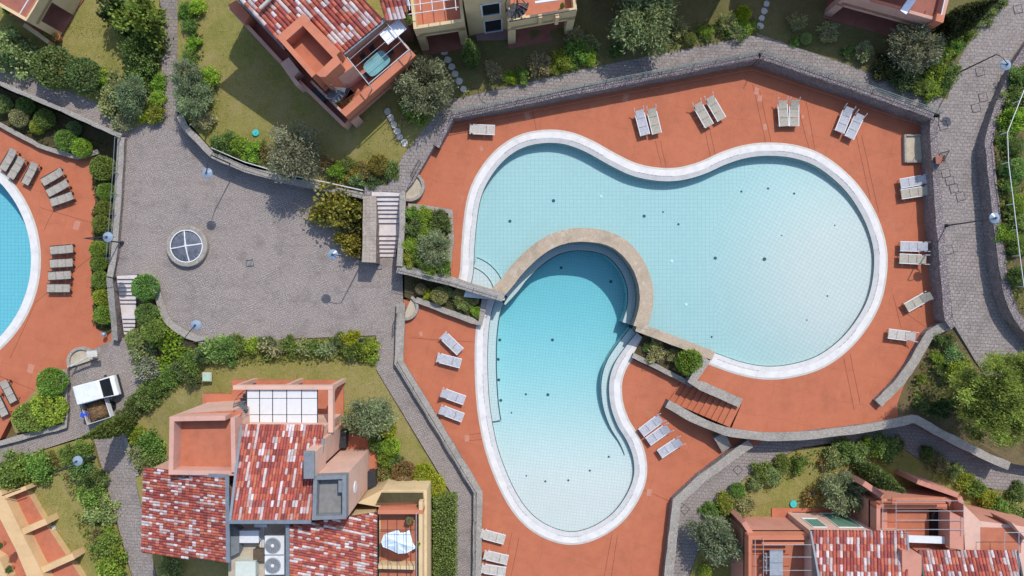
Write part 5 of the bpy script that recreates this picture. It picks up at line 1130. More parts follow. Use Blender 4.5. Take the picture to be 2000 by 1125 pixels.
# ------------------------------------------------------------------ loungers
def copy_thing(root, loc, rz, label, group, color=None, keep=None):
    r = root.copy(); C.objects.link(r); r.location = loc; r.rotation_euler = (0, 0, rz); tag(r, label, r['category'], group)
    for ch in keep or [c for c in PARTS[root.name]]:
        c = ch.copy(); C.objects.link(c); c.parent = r
        if color and c.name.split('.')[0] in ('seat_panel', 'backrest', 'leg_panel', 'head_cushion'): c.color = (*color, 1)
    return r
PARTS = {}
def make_lounger(kind):
    """lies along x, head at -x; origin on the ground under the middle"""
    root = bpy.data.objects.new('sun_lounger', None); root['category'] = 'sun lounger'; C.objects.link(root); ps = []
    fm = WHITE if kind != 'taupe' else DARKM; L = 1.9; W = .70; z = .44
    up = {'white': .16, 'recline': .42, 'taupe': .10, 'flat': .05, 'white2': .26}[kind]
    def part(mb, n, m): o = mb.build(n, m); o.parent = root; ps.append(o); return o
    mb = MB()
    for s in (-1, 1):
        mb.box((.12, s * (W / 2), z), (L - .24, .06, .06)); mb.tube((-L / 2 + .1, s * (W / 2), z), (-L / 2 - (.22 if kind[:5] == 'white' else .02), s * (W / 2), z + (.30 if kind[:5] == 'white' else .05)), .03, 6)
    mb.box((L / 2 - .03, 0, z), (.05, W, .05)); mb.box((-.35, 0, z - .05), (.05, W, .05)); part(mb, 'frame', fm)
    for sx in (-.62, .78):
        for s in (-1, 1): part(MB().tube((sx, s * (W / 2 - .03), 0), (sx, s * (W / 2 - .03), z), .028, 6), 'leg', fm)
    if kind == 'taupe':
        for s in (-1, 1): part(MB().lathe((-.78, s * .3, .1), [(.09, -.02), (.09, .02)], 10), 'wheel', RUBBER)
    segs = [('leg_panel', .32, .93, 0, 0), ('seat_panel', -.32, .29, 0, 0), ('backrest', -.95, -.35, up, 0)]
    for n, x0, x1, u, _ in segs:
        mb = MB(); m = 6; top = []; bot = []
        for i in range(m + 1):
            t = i / m; x = x0 + (x1 - x0) * t; zz = z + .035 + u * (1 - t) - .02 * math.sin(PI * t)
            top.append((x, zz))
        vs = []
        for (x, zz) in top:
            vs += [(x, -W / 2 + .04, zz), (x, W / 2 - .04, zz), (x, -W / 2 + .04, zz - .03), (x, W / 2 - .04, zz - .03)]
        fs = []
        for i in range(m):
            a = i * 4; b = a + 4; fs += [(a, b, b + 1, a + 1), (a + 2, a + 3, b + 3, b + 2), (a, a + 2, b + 2, b), (a + 1, b + 1, b + 3, a + 3)]
        fs += [(0, 1, 3, 2), (m * 4, m * 4 + 2, m * 4 + 3, m * 4 + 1)]
        mb.add(vs, fs); o = part(mb, n, FABRIC)
    if kind == 'recline':
        for s in (-1, 1): part(MB().tube((-.62, s * .28, z), (-.9, s * .28, z + .38), .02, 5), 'support_strut', fm)
    PARTS[root.name] = ps; return root
LG = {}
GREYF = (.37, .37, .395); BEIGEF = (.34, .31, .25); CREAMF = (.42, .385, .34); TAUPE = (.32, .29, .245)
def lounger(kind, head, foot, zg, col, label, group):
    if kind == 'white' and int(head[0]) % 3 == 0: kind = 'white2'
    a = P(*head, zg + .45); b = P(*foot, zg + .45); c = (a + b) / 2; rz = math.atan2(b.y - a.y, b.x - a.x)
    if kind not in LG:
        r = make_lounger(kind); LG[kind] = r; r.location = (c.x, c.y, zg + .002); r.rotation_euler = (0, 0, rz); tag(r, label, 'sun lounger', group)
        for ch in PARTS[r.name]:
            if ch.name.split('.')[0] in ('seat_panel', 'backrest', 'leg_panel'): ch.color = (*col, 1)
    else: copy_thing(LG[kind], (c.x, c.y, zg + .002), rz, label, group, col)
G1 = 'sun loungers on the upper deck'; G2 = 'sun loungers on the lower deck'; G3 = 'sun loungers on the western deck'
lounger('flat', (918, 252), (966, 254), UZ, CREAMF, 'single cream lounger alone in the north west corner of the upper deck', G1)
lounger('white', (1249, 221), (1259, 259), UZ, GREYF, 'grey sling lounger, left one of the leftmost pair above the upper pool', G1)
lounger('white', (1273, 218), (1282, 256), UZ, BEIGEF, 'beige sling lounger, right one of the leftmost pair above the upper pool', G1)
lounger('white', (1363, 206), (1384, 243), UZ, BEIGEF, 'tilted beige lounger, left one of the second pair above the upper pool', G1)
lounger('white', (1387, 194), (1408, 230), UZ, BEIGEF, 'tilted beige lounger, right one of the second pair above the upper pool', G1)
lounger('white', (1528, 202), (1531, 242), UZ, BEIGEF, 'upright beige lounger, left one of the third pair above the upper pool', G1)
lounger('white', (1551, 202), (1551, 242), UZ, BEIGEF, 'upright beige lounger, right one of the third pair above the upper pool', G1)
lounger('white', (1656, 216), (1641, 254), UZ, GREYF, 'grey lounger, left one of the pair near the north east wall', G1)
lounger('white', (1678, 228), (1660, 266), UZ, GREYF, 'grey lounger, right one of the pair near the north east wall', G1)
lounger('white', (1802, 351), (1763, 358), UZ, GREYF, 'grey lounger, upper one of the pair just below the concrete pad', G1)
lounger('white', (1804, 373), (1765, 379), UZ, BEIGEF, 'beige lounger, lower one of the pair just below the concrete pad', G1)
lounger('white', (1803, 482), (1763, 481), UZ, GREYF, 'grey lounger, upper one of the middle pair by the eastern wall', G1)
lounger('white', (1801, 507), (1762, 505), UZ, BEIGEF, 'beige lounger, lower one of the middle pair by the eastern wall', G1)
lounger('recline', (1814, 576), (1769, 602), UZ, BEIGEF, 'single beige lounger with raised backrest turned diagonally by the eastern wall', G1)
lounger('white', (1779, 657), (1740, 652), UZ, CREAMF, 'single cream lounger near the dry stone wall and the pine garden', G1)
lounger('white', (1288, 818), (1254, 844), DZ, GREYF, 'grey lounger, upper left of the three below the red steps', G2)
lounger('white', (1302, 837), (1268, 861), DZ, GREYF, 'grey lounger, middle one of the three below the red steps', G2)
lounger('white', (1326, 862), (1290, 886), DZ, GREYF, 'grey lounger, lower right of the three below the red steps', G2)
lounger('flat', (867, 656), (897, 685), DZ, GREYF, 'pale grey lounger set diagonally, topmost on the left of the lower pool', G2)
lounger('flat', (858, 699), (896, 709), DZ, GREYF, 'pale grey lounger just below the diagonal one left of the lower pool', G2)
lounger('recline', (860, 765), (910, 783), DZ, GREYF, 'pale grey lounger with raised head, upper of two left of the lower pool', G2)
lounger('recline', (857, 798), (907, 817), DZ, GREYF, 'pale grey lounger with raised head, lower of two left of the lower pool', G2)
lounger('flat', (940, 1042), (985, 1054), DZ, CREAMF, 'cream lounger, upper of three at the bottom by the lane wall', G2)
lounger('flat', (945, 1083), (992, 1094), DZ, CREAMF, 'cream lounger, middle of three at the bottom by the lane wall', G2)
lounger('flat', (940, 1110), (988, 1117), DZ, CREAMF, 'cream lounger, lowest of three cut by the bottom edge', G2)
for i, (a, b) in enumerate([((26, 296), (7, 328)), ((42, 312), (22, 344)), ((68, 322), (50, 356)), ((119, 336), (86, 355)), ((129, 359), (97, 376)), ((139, 383), (103, 395)), ((139, 486), (103, 489)), ((139, 513), (102, 515)), ((135, 537), (99, 539)), ((131, 563), (99, 563)), ((8, 748), (25, 782)), ((-8, 775), (8, 808))]):
    lb = ['first of the three angled loungers by the edge of the western pool', 'second of the three angled loungers by the edge of the western pool', 'third of the three angled loungers by the edge of the western pool', 'top of the tilted trio right of the western pool', 'middle of the tilted trio right of the western pool', 'bottom of the tilted trio right of the western pool', 'topmost of the column of four beside the clipped row', 'second of the column of four beside the clipped row', 'third of the column of four beside the clipped row', 'lowest of the column of four beside the clipped row', 'upper of the two at the left edge near the planted corner', 'lower of the two at the left edge near the planted corner'][i]
    lounger('taupe', a, b, LZ, TAUPE, 'taupe lounger, ' + lb, G3)

# ------------------------------------------------------------------ lamp posts
def lamp(label, base, zb, h, globe, r=.37, group='disc street lamps'):
    B = P(*base, zb); top = B + Vector((0, 0, h)); G = P(*globe, zb + h - .15); root = thing('street_lamp', label, 'street lamp', B, group)
    MB().tube(B - Vector((0, 0, .2)), top, .06, 8, .04).build('pole', DARKM, root)
    MB().lathe(B, [(.13, -.1), (.13, .25), (.07, .35)], 10).build('base', DARKM, root)
    d = G - top; mid = top + d * .5 + Vector((0, 0, .22)); mb = MB(); mb.path([top - Vector((0, 0, .05)), top + d * .2 + Vector((0, 0, .14)), mid, G + Vector((0, 0, .2))], .03); mb.build('arm', DARKM, root)
    ds = MB().lathe(G, [(r, 0), (r * .97, .03), (r * .55, .09), (.1, .13), (.02, .14)], 28).build('disc_reflector', LAMPD, root, smooth=False)
    MB().lathe(G - Vector((0, 0, .22)), [(.09, 0), (.15, .08), (.15, .2), (.06, .22)], 12).build('lamp_head', DARKM, root)
    MB().lathe(G + Vector((0, 0, .13)), [(.07, 0), (.06, .1), (.02, .12)], 10).build('hanger', DARKM, ds)
lamp('disc lamp over the plaza at the northern retaining wall', (462, 325), .2, 4.5, (405, 338))
lamp('disc lamp over the plaza next to the loquat trees', (710, 508), 0, 4.6, (650, 497))
lamp('disc lamp on the west wall of the plaza above the clipped row', (240, 474), 0, 4.8, (211, 463))
lamp('disc lamp at the south west curve of the plaza bank', (408, 664), 0, 4.6, (383, 635))
lamp('disc lamp standing in the hedge of the south western garden', (184, 893), -1.8, 4.8, (152, 900))
lamp('disc lamp leaning over the top of the eastern path', (1868, 144), 2.55, 4.2, (1964, 127))
lamp('disc lamp in front of the hill wall on the eastern path', (1846, 441), 2.6, 4.3, (1942, 426))
p = P(714, 662, 0); bl = thing('garden_light', 'small dark garden light in the hedge at the plaza corner', 'garden light', (p.x, p.y, -.1)); MB().tube((p.x, p.y, -.1), (p.x, p.y, 1.5), .035).build('post', DARKM, bl); MB().lathe((p.x, p.y, 1.45), [(.12, 0), (.17, .1), (.15, .3), (.05, .36)], 12).build('lantern', GLASSD, bl)
p = P(212, 652, LZ); bl = thing('globe_lantern', 'small lantern standing on the red deck below the clipped row', 'garden light', (p.x, p.y, LZ)); MB().tube((p.x, p.y, LZ), (p.x, p.y, LZ + .5), .05).build('post', DARKM, bl); MB().lathe((p.x, p.y, LZ + .5), [(.1, 0), (.18, .1), (.15, .28), (.04, .34)], 14).build('globe', LAMPD, bl)

# ------------------------------------------------------------------ railings
def railing(label, pts_, h=1.0, step=1.8, mat=STEEL, rails=(1.0, .66, .33), pick=None, name='railing', r=.022):
    w = [P(*p) for p in pts_]; root = thing(name, label, 'railing', w[0])
    d = []
    for a, b in zip(w[:-1], w[1:]):
        n = max(1, round((b - a).length / step))
        for k in range(n): d.append(a.lerp(b, k / n))
    d.append(w[-1])
    for p in d: MB().tube(p - Vector((0, 0, .1)), p + Vector((0, 0, h)), r * 1.3, 6).build('post', mat, root)
    for q in rails: MB().path([p + Vector((0, 0, h * q)) for p in d], r, 5).build('rail', mat, root)
    if pick:
        mb = MB()
        for a, b in zip(d[:-1], d[1:]):
            m = int((b - a).length / pick)
            for k in range(1, m): p = a.lerp(b, k / m); mb.tube(p + Vector((0, 0, .05)), p + Vector((0, 0, h)), .010, 4)
        struct(mb.build('picket', mat, root), 'stuff')
railing('metal railing along the upper path north west of the upper deck', [(884, 222, 2.5), (1140, 171, 2.5), (1482, 105, 2.6)], .9, 1.75, mat=plain('rail_green', (.20, .24, .22), .5, .1), pick=.16)
railing('metal railing along the upper path north east of the upper deck', [(1486, 106, 2.6), (1660, 164, 2.65), (1828, 224, 2.7)], .9, 1.75, mat=bpy.data.materials['rail_green'], pick=.16)
railing('thin white rail on the retaining wall above the plaza', [(420, 292, 1.35), (480, 318, 1.4), (560, 342, 1.45), (640, 358, 1.5), (712, 374, 1.7)], .7, 2.2, mat=WHITEM, rails=(1.0, .5))
railing('grey rail on the wall above the western flower bed', [(-300, 34, .55), (0, 163, .55), (120, 214, .55), (236, 266, .55)], .6, 2.2, rails=(1.0, .5))
railing('dark rail on the western wall of the plaza', [(236, 272, .45), (232, 340, .45), (226, 420, .45), (219, 505, .45)], .8, 2.0, mat=GREY, rails=(1.0, .5))
railing('long white pipe rail on the eastern hill', [(2004, 140, 4.1), (1956, 262, 4.1), (1958, 320, 4.1), (1968, 400, 4.1), (1980, 500, 4.0), (1988, 560, 3.9), (2012, 600, 3.8)], .6, 2.4, mat=WHITEM, rails=(1.0,), r=.03)
railing('iron fence on the wall between the large planter and the lower planter', [(780, 524, 1.75), (880, 548, 1.75), (972, 576, 1.75)], .75, 1.6, mat=STEEL, pick=.2)
railing('low red stained rail along the foot of the northern wall', [(884, 248, UZ), (1466, 138, UZ), (1806, 250, UZ)], .28, 1.75, mat=ORANGE, rails=(1.0,), r=.02)
railing('dark rail on the wall beside the southern lane', [(777, 706, .55), (931, 962, .55), (927, 1190, .55)], .3, 2.4, mat=DARKM, rails=(1.0,))
def gate(label, a, b, z, h=1.1, mat=DARKM):
    A = P(*a, z); B = P(*b, z); root = thing('garden_gate', label, 'gate', A); mb = MB()
    mb.path([A, A + Vector((0, 0, h)), B + Vector((0, 0, h)), B, A], .03); mb.build('gate_frame', mat, root)
    n = max(2, int((B - A).length / .14))
    for k in range(1, n): p = A.lerp(B, k / n); MB().tube(p, p + Vector((0, 0, h)), .012, 4).build('gate_bar', mat, root)
gate('small dark gate between the upper path and the half round landing', (806, 348), (822, 318), 2.0)
gate('dark gate on the eastern path beside the concrete pad', (1826, 318), (1836, 300), 2.6)
gate('low iron gate beside the lower deck landing', (778, 612), (776, 640), .05)

# ------------------------------------------------------------------ plaza skylight, drains and covers
c = P(366, 481, .3); root = thing('round_skylight', 'round glass skylight with white cross bars set in the plaza', 'skylight', (c.x, c.y, 0)); sk = root
mb = MB(); R = 40 / 25
mb.lathe((c.x, c.y, 0), [(R, -.1), (R, .42), (R - .05, .46), (R - .33, .46), (R - .34, .2), (R - .35, -.1)], 48); mb.build('stone_ring', CAP, root)
MB().lathe((c.x, c.y, 0), [(R - .34, .1), (R - .36, .34), (R * .45, .52), (.08, .58)], 40).build('glass', plain('skylight_glass', (.11, .12, .145), .12, .3, 2.5), root)
for k in range(2):
    an = .16 + k * PI / 2; d = Vector((math.cos(an), math.sin(an), 0)); mb = MB()
    for s in (-1, 1): mb.tube(Vector((c.x, c.y, .62)), Vector((c.x, c.y, .40)) + d * s * (R - .36), .055, 6)
    mb.build('cross_bar', WHITEM, root)
for k in range(20):
    an = .16 + (k + .5) * 2 * PI / 20; d = Vector((math.cos(an), math.sin(an), 0)); MB().tube(Vector((c.x, c.y, .6)), Vector((c.x, c.y, .38)) + d * (R - .37), .012, 4).build('glazing_bar', STEEL, root)
mb = MB(); A = circ(c, R - .33, .475, 48); B = circ(c, R - .40, .475, 48); A.append(A[0]); B.append(B[0]); mb.ribbon(B, A); mb.build('metal_rim', WHITEM, root)
def cover(a, b, z, w, rz, label, mat=None, name='drain_cover', cat='drain cover'):
    p = P(a, b, z); root = thing(name, label, cat, (p.x, p.y, z), 'covers set in the paving'); M = Matrix.Rotation(rz, 3, 'Z')
    MB().box((p.x, p.y, z + .006), (w, w, .012), rz).build('plate', mat or PATHM, root)
    for k in range(4):
        a_ = rz + k * PI / 2; d = Vector((math.cos(a_), math.sin(a_), 0)) * (w / 2); MB().box((p.x + d.x, p.y + d.y, z + .008), (.035, w + .035, .016), a_).build('frame', DARKM, root)
    if mat is DARKM:
        for k in range(5): q = Vector((p.x, p.y, z)) + M @ Vector((-w / 2 + (k + .5) * w / 5, 0, .014)); MB().box(q, (w / 14, w * .8, .012), rz).build('slot', SLAB, root)
cover(488, 514, 0, .5, .1, 'dark drain grate in the middle of the plaza', DARKM); cover(741, 522, 0, .36, 0, 'small dark drain below the plaza steps', DARKM)
for i, (a, b) in enumerate([(1914, 140), (1988, 18), (1920, 190), (1906, 211), (1847, 338), (1855, 353), (1863, 368), (1876, 384), (1853, 488), (1842, 245)]):
    cover(a, b, gz(P(a, b, 2.6).x, P(a, b, 2.6).y) + .01, .6, .25, ['square paved cover beside the shadow of the tall lamp', 'square paved cover at the top of the eastern path', 'upper of two square covers in the middle of the eastern path', 'lower of two square covers in the middle of the eastern path', 'topmost of the diagonal row of four paved covers', 'second of the diagonal row of four paved covers', 'third of the diagonal row of four paved covers', 'lowest of the diagonal row of four paved covers', 'small paved cover near the lower bend of the eastern wall', 'paved cover beside the corner of the upper deck'][i])
for i, (a, b) in enumerate([(1441, 918), (1337, 995)]): cover(a, b, .004, .55, .8, ['paved cover in the south eastern lane near the steps', 'paved cover at the bend of the south eastern lane'][i])
# concrete pad at the deck's eastern gate
c = P(1783, 291, UZ); root = thing('shower_pad', 'buff concrete pad with raised rim at the eastern wall of the upper deck', 'shower pad', c)
MB().box((c.x, c.y, UZ + .08), (1.45, 2.0, .14), 0.02).build('slab', CONC, root)
for dx, dy, w, h in ((-.72, 0, .14, 2.1), (.72, 0, .14, 2.1), (0, 1.0, 1.3, .14), (0, -1.0, 1.3, .14)): MB().box((c.x + dx, c.y + dy, UZ + .14), (w, h, .28), .02).build('rim', CAP, root)
p = P(1800, 278, UZ); MB().tube((p.x, p.y, UZ), (p.x, p.y, UZ + 2.1), .035).build('shower_pipe', STEEL, root)
p = P(1800, 276, 2.3); q = thing('wall_cabinet', 'small brown cabinet on the wall beside the concrete pad', 'cabinet', P(1834, 312, 2.6)); MB().box(P(1834, 312, 3.0), (.42, .5, .8), .1).build('cabinet_body', WOOD, q); MB().box(P(1834, 312, 3.42), (.5, .58, .05), .1).build('cabinet_lid', FLOORD, q)
# stepping stones
def stones(lst, where, start):
    for i, (a, b, r) in enumerate(lst):
        p = P(a, b, 2.2); z = gz(p.x, p.y); p = P(a, b, z); rnd = random.Random(i + int(a)); n = 9
        q = [(p.x + math.cos(k * 2 * PI / n) * r * rnd.uniform(.82, 1.12), p.y + math.sin(k * 2 * PI / n) * r * rnd.uniform(.82, 1.12)) for k in range(n)]
        o = MB().prism(q, z + .08, z - .1).build('stepping_stone', SLAB); tag(o, f'{ORD[i]} pale stepping stone from {start} {where}', 'stepping stone', 'stepping stones ' + where)
stones([(868, 102, .28), (875, 117, .27), (882, 131, .27), (889, 145, .27), (897, 159, .28), (905, 174, .25)], 'on the way to the cream house porch', 'the top')
stones([(757, 218, .26), (764, 231, .28), (770, 244, .26), (776, 257, .28), (781, 268, .26), (790, 279, .3)], 'at the edge of the pink house lawn', 'the top')
stones([(1497, 8, .24), (1492, 22, .25), (1487, 36, .25), (1484, 51, .27)], 'beside the top of the upper path', 'the top')
stones([(842, 996, .3), (854, 984, .28), (868, 1002, .24)], 'near the top of the long hedge', 'the left')
# ------------------------------------------------------------------ small things
def disc(a, b, z, r, mat, name, label, cat, h=.12):
    p = P(a, b, z); root = thing(name, label, cat, (p.x, p.y, z)); MB().lathe((p.x, p.y, z), [(r, 0), (r * 1.02, h * .5), (r * .9, h)], 18).build('lid', mat, root); MB().lathe((p.x, p.y, z + h), [(r * .3, 0), (r * .25, .04)], 10).build('knob', mat, root)
disc(500, 260, 1.25, .26, TURQ, 'round_hatch', 'turquoise round hatch on the lawn of the pink house', 'hatch'); disc(1549, 984, .1, .28, TURQ, 'round_hatch', 'turquoise round hatch on the lawn by the terracotta house', 'hatch'); disc(1861, 686, 2.1, .26, TURQ, 'round_hatch', 'turquoise hatch among the shrubs of the pine garden', 'hatch')
p = P(405, 736, -.1); root = thing('square_hatch', 'pale green square hatch on the southern lawn', 'hatch', (p.x, p.y, -.12)); MB().box((p.x, p.y, -.03), (.6, .6, .12)).build('lid', plain('pale_green', (.32, .44, .33), .7, .08), root); MB().box((p.x, p.y, -.07), (.7, .7, .1)).build('collar', SLAB, root)
p = P(102, 1031, -1.75); root = thing('white_hatch', 'small white box at the edge of the south western lawn', 'hatch', (p.x, p.y, -1.85)); MB().box((p.x, p.y, -1.72), (.32, .32, .22), .3).build('lid', WHITE, root); MB().box((p.x, p.y, -1.82), (.4, .4, .06), .3).build('collar', SLAB, root)
def pot(a, b, z, r, colr, label):
    p = P(a, b, z); root = thing('potted_plant', label, 'potted plant', (p.x, p.y, z)); MB().lathe((p.x, p.y, z), [(r * .7, 0), (r, r * 1.3), (r * 1.1, r * 1.3), (r * 1.1, r * 1.5), (r * .9, r * 1.5)], 16).build('pot', TERRA, root)
    f, s = proto('bush', int(a) % 4); o = bpy.data.objects.new('foliage', f); C.objects.link(o); o.parent = root; o.location = (0, 0, r * 1.35); o.scale = (r * 1.1,) * 3; o.color = (*COL[colr], 1)
pot(116, 76, .3, .32, 'red', 'terracotta pot with a plant at the corner of the small lawn'); pot(100, 70, .3, .22, 'lime', 'leafy pot beside the larger pot by the small lawn'); pot(22, 26, 3.0, .25, 'green', 'potted plant on the balcony wall in the top left corner')
pot(664, 203, 4.35, .17, 'lime', 'left potted plant on the terrace of the pink house'); pot(684, 201, 4.35, .17, 'green', 'right potted plant on the terrace of the pink house')
pot(802, 1012, 3.6, .26, 'pale', 'large pot in the corner of the cream balcony'); pot(817, 1060, 4.55, .15, 'green', 'small pot on the parapet of the cream balcony'); pot(8, 1060, 1.6, .28, 'dark', 'upper dark potted plant on the bottom left balcony'); pot(26, 1108, 1.6, .24, 'dark', 'lower dark potted plant on the bottom left balcony')
pot(800, 44, 6.0, .28, 'green', 'leafy pot in the corner between the pink house and the cream house'); pot(1098, 14, 5.7, .16, 'green', 'green pot on the right balcony of the cream house')
# glass table
c = P(736, 124, 5.1); root = thing('glass_table', 'turquoise glass table on the terrace of the pink house', 'table', (c.x, c.y, 4.36)); rz = .72
mb = MB(); M = Matrix.Rotation(rz, 3, 'Z'); n = 28; q = []
for k in range(n):
    a_ = 2 * PI * k / n; x = math.copysign(abs(math.cos(a_)) ** .45, math.cos(a_)) * .95; y = math.copysign(abs(math.sin(a_)) ** .45, math.sin(a_)) * .58; v = M @ Vector((x, y, 0)); q.append((c.x + v.x, c.y + v.y))
mb.prism(q, 5.12, 5.09); mb.build('glass_top', plain('table_glass', (.14, .30, .31), .1, .18, 1.2), root)
for sx in (-.7, .7):
    for sy in (-.4, .4): v = c + M @ Vector((sx, sy, 0)); MB().tube((v.x, v.y, 4.36), (v.x, v.y, 5.088), .03).build('leg', DARKM, root)
for k, (dx, dy) in enumerate([(-1.2, 0), (1.25, .1), (.3, -.95), (-.4, .95), (.45, .95)]):
    v = c + M @ Vector((dx, dy, 0)); ch = thing('terrace_chair', ['chair at the left end of the glass table', 'chair at the right end of the glass table', 'chair on the near side of the glass table', 'left chair on the shaded side of the glass table', 'right chair on the shaded side of the glass table'][k], 'chair', (v.x, v.y, 4.36), 'chairs at the glass table')
    an = rz + [PI, 0, -PI / 2, PI / 2, PI / 2][k]; M2 = Matrix.Rotation(an, 3, 'Z'); MB().box((v.x, v.y, 4.8), (.42, .42, .04), an).build('seat', DARKM, ch)
    w = Vector((v.x, v.y, 5.05)) + M2 @ Vector((.2, 0, 0)); MB().box(w, (.04, .42, .45), an).build('backrest', DARKM, ch)
    for sx in (-.18, .18):
        for sy in (-.18, .18): w = M2 @ Vector((sx, sy, 0)); MB().tube((v.x + w.x, v.y + w.y, 4.36), (v.x + w.x, v.y + w.y, 4.79), .015, 5).build('leg', DARKM, ch)
# shade sail on the cream balcony
q = [(745, 1058), (750, 1044), (778, 1035), (781, 1041), (793, 1040), (799, 1035), (806, 1060), (812, 1070), (794, 1080), (778, 1081), (760, 1072), (748, 1068)]
root = thing('shade_sail', 'pale blue cloth spread below the wires of the cream balcony', 'cloth', P(780, 1060, 5.3)); mb = MB(); w = [P(a, b, 5.4) for a, b in q]; cc = sum(w, Vector()) / len(w); cc.z = 5.62
ring2 = [p.lerp(cc, .5) + Vector((0, 0, .08 * math.sin(i * 2.1))) for i, p in enumerate(w)]; n = len(w)
mb.add(w + ring2 + [cc], [(i, (i + 1) % n, n + (i + 1) % n, n + i) for i in range(n)] + [(n + i, n + (i + 1) % n, 2 * n) for i in range(n)]); mb.add([p - Vector((0, 0, .02)) for p in w + ring2 + [cc]], [(n + i, n + (i + 1) % n, (i + 1) % n, i) for i in range(n)] + [(2 * n, n + (i + 1) % n, n + i) for i in range(n)]); mb.build('cloth', CLOTH, root)
MB().path([Vector((p.x, p.y, p.z)) for p in w + [w[0]]], .015, 4).build('hem', CLOTHW, root)
p = P(712, 228, 1.5); root = thing('white_cloth', 'white cloth lying on the patio under the pink house terrace', 'cloth', (p.x, p.y, 1.45)); mb = MB()
for k in range(5): mb.box((p.x + .12 * (k - 2), p.y + .1 * math.sin(k * 2), 1.5 + .05 * (k % 2)), (.16, .75 - .09 * abs(k - 2), .06), .5 + .2 * (k - 2))
mb.build('folds', CLOTHW, root)
# air conditioning units and boxes on the flat roof
for i, (a, b) in enumerate([(536, 1065), (536, 1104)]):
    p = P(a, b, 5.6); root = thing('air_conditioner', ['upper white air conditioning unit with round fan on the flat roof', 'lower white air conditioning unit with round fan on the flat roof'][i], 'air conditioner', (p.x, p.y, 4.5), 'air conditioners on the tiled house')
    MB().box((p.x, p.y, 5.05), (1.35, 1.3, 1.1)).build('casing', WHITEM, root); MB().lathe((p.x - .1, p.y, 5.6), [(.56, 0), (.56, .06), (.52, .07)], 28).build('fan_ring', STEEL, root)
    f = MB().lathe((p.x - .1, p.y, 5.605), [(.50, 0), (.50, .075), (.46, .08)], 28).build('fan_well', GREY, root)
    for k in range(16): an = k * PI / 8; MB().tube((p.x - .1, p.y, 5.70), (p.x - .1 + math.cos(an) * .52, p.y + math.sin(an) * .52, 5.70), .008, 4).build('grille_bar', STEEL, root)
    MB().lathe((p.x - .1, p.y, 5.69), [(.12, 0), (.12, .03), (.05, .05)], 12).build('fan_hub', WHITEM, root)
for a, b, w, d, h, lb, m in ((487, 1048, 1.3, .8, .8, 'white plant box at the top of the flat roof', WHITEM), (480, 1112, 1.35, 1.1, .8, 'pale green plant box at the bottom of the flat roof', plain('pale_box', (.50, .54, .48), .5, .05)), (506, 1084, .75, .8, .5, 'brown plant box beside the fan units', WOOD)):
    p = P(a, b, 4.5 + h); root = thing('plant_box', lb, 'plant box', (p.x, p.y, 4.5)); MB().box((p.x, p.y, 4.5 + h / 2), (w, d, h)).build('casing', m, root); MB().box((p.x, p.y, 4.52 + h), (w + .06, d + .06, .05)).build('lid', m, root)
root = thing('roof_pipes', 'bundle of pale pipes running across the flat roof', 'pipes', P(512, 1035, 4.5))
for k in range(3): MB().path([P(509 + k * 3, 1024, 4.62), P(509 + k * 3, 1075, 4.62)], .04).build('pipe', WHITEM, root)
MB().box(P(510, 1026, 4.9), (.9, .22, .2)).build('wall_lamp', WHITE, root)
# chairs on the terracotta house terrace
for i, y in enumerate((1085, 1098, 1111)):
    p = P(1498, y, 3.65); ch = thing('terrace_chair', f'{ORD[i]} grey chair from the top beside the long terrace table', 'chair', (p.x, p.y, 3.2), 'chairs at the long terrace table'); MB().box((p.x, p.y, 3.65), (.42, .4, .04)).build('seat', STEEL, ch); MB().box((p.x - .2, p.y, 3.9), (.04, .4, .45)).build('backrest', STEEL, ch)
    for sx in (-.18, .18):
        for sy in (-.17, .17): MB().tube((p.x + sx, p.y + sy, 3.2), (p.x + sx, p.y + sy, 3.64), .015, 5).build('leg', DARKM, ch)
# fallen fronds on the western deck, hose reel post on the upper deck
p0 = P(1474, 130, UZ); root = thing('hose_post', 'thin bent post by the northern corner of the upper deck', 'post', p0); MB().tube(p0, p0 + Vector((0, 0, 1.9)), .025).build('post', DARKM, root); MB().tube(p0 + Vector((0, 0, 1.9)), p0 + Vector((-.1, -.2, 2.05)), .02).build('tip', DARKM, root)
root = thing('loading_chute', 'grey wooden sign post lying over the half round landing by the van', 'post', P(160, 705, LZ)); beam(root, 'post', (138, 715, LZ + .9), (178, 693, LZ + 1.3), .14, .12, SLAB); beam(root, 'sign_panel', (170, 692, LZ + 1.3), (190, 690, LZ + 1.3), .5, .06, SLAB)
for a in ((138, 715), (178, 693)): p = P(*a, LZ + .9); MB().tube((p.x, p.y, LZ - .1), (p.x, p.y, LZ + 1.25), .05).build('leg', SLAB, root)

# ------------------------------------------------------------------ vehicles
VP = plain('van_white', (.62, .64, .66), .35, .07, 1.5)
c = P(206, 758, LZ); rz = math.radians(15); van = thing('parked_van', 'small white van parked in the service court', 'van', (c.x, c.y, LZ), rz=rz)
inv = Matrix.Translation(c) @ Matrix.Rotation(rz, 4, 'Z')
def vp(mb, n, m, par=van):
    mb.v = [tuple(inv @ Vector(v)) for v in mb.v]; return mb.build(n, m, par)
L_, W_ = 2.9, 1.62
prof = [(-1.45, .35), (-1.45, 1.72), (-1.32, 1.86), (.55, 1.9), (.72, 1.85), (1.22, 1.05), (1.45, .95), (1.47, .35)]
def shell(prof, w0, tap):
    mb = MB(); vs = []
    for s in (-1, 1):
        for (x, z) in prof: vs.append((x, s * (w0 / 2 - tap * max(0, z - 1.0)), z))
    n = len(prof); fs = [(i, (i + 1) % n, n + (i + 1) % n, n + i) for i in range(n)] + [tuple(range(n - 1, -1, -1)), tuple(range(n, 2 * n))]; mb.add(vs, fs); return mb
body = vp(shell(prof, W_, .09), 'body', VP); bv = body.modifiers.new('b', 'BEVEL'); bv.width = .05; bv.segments = 2
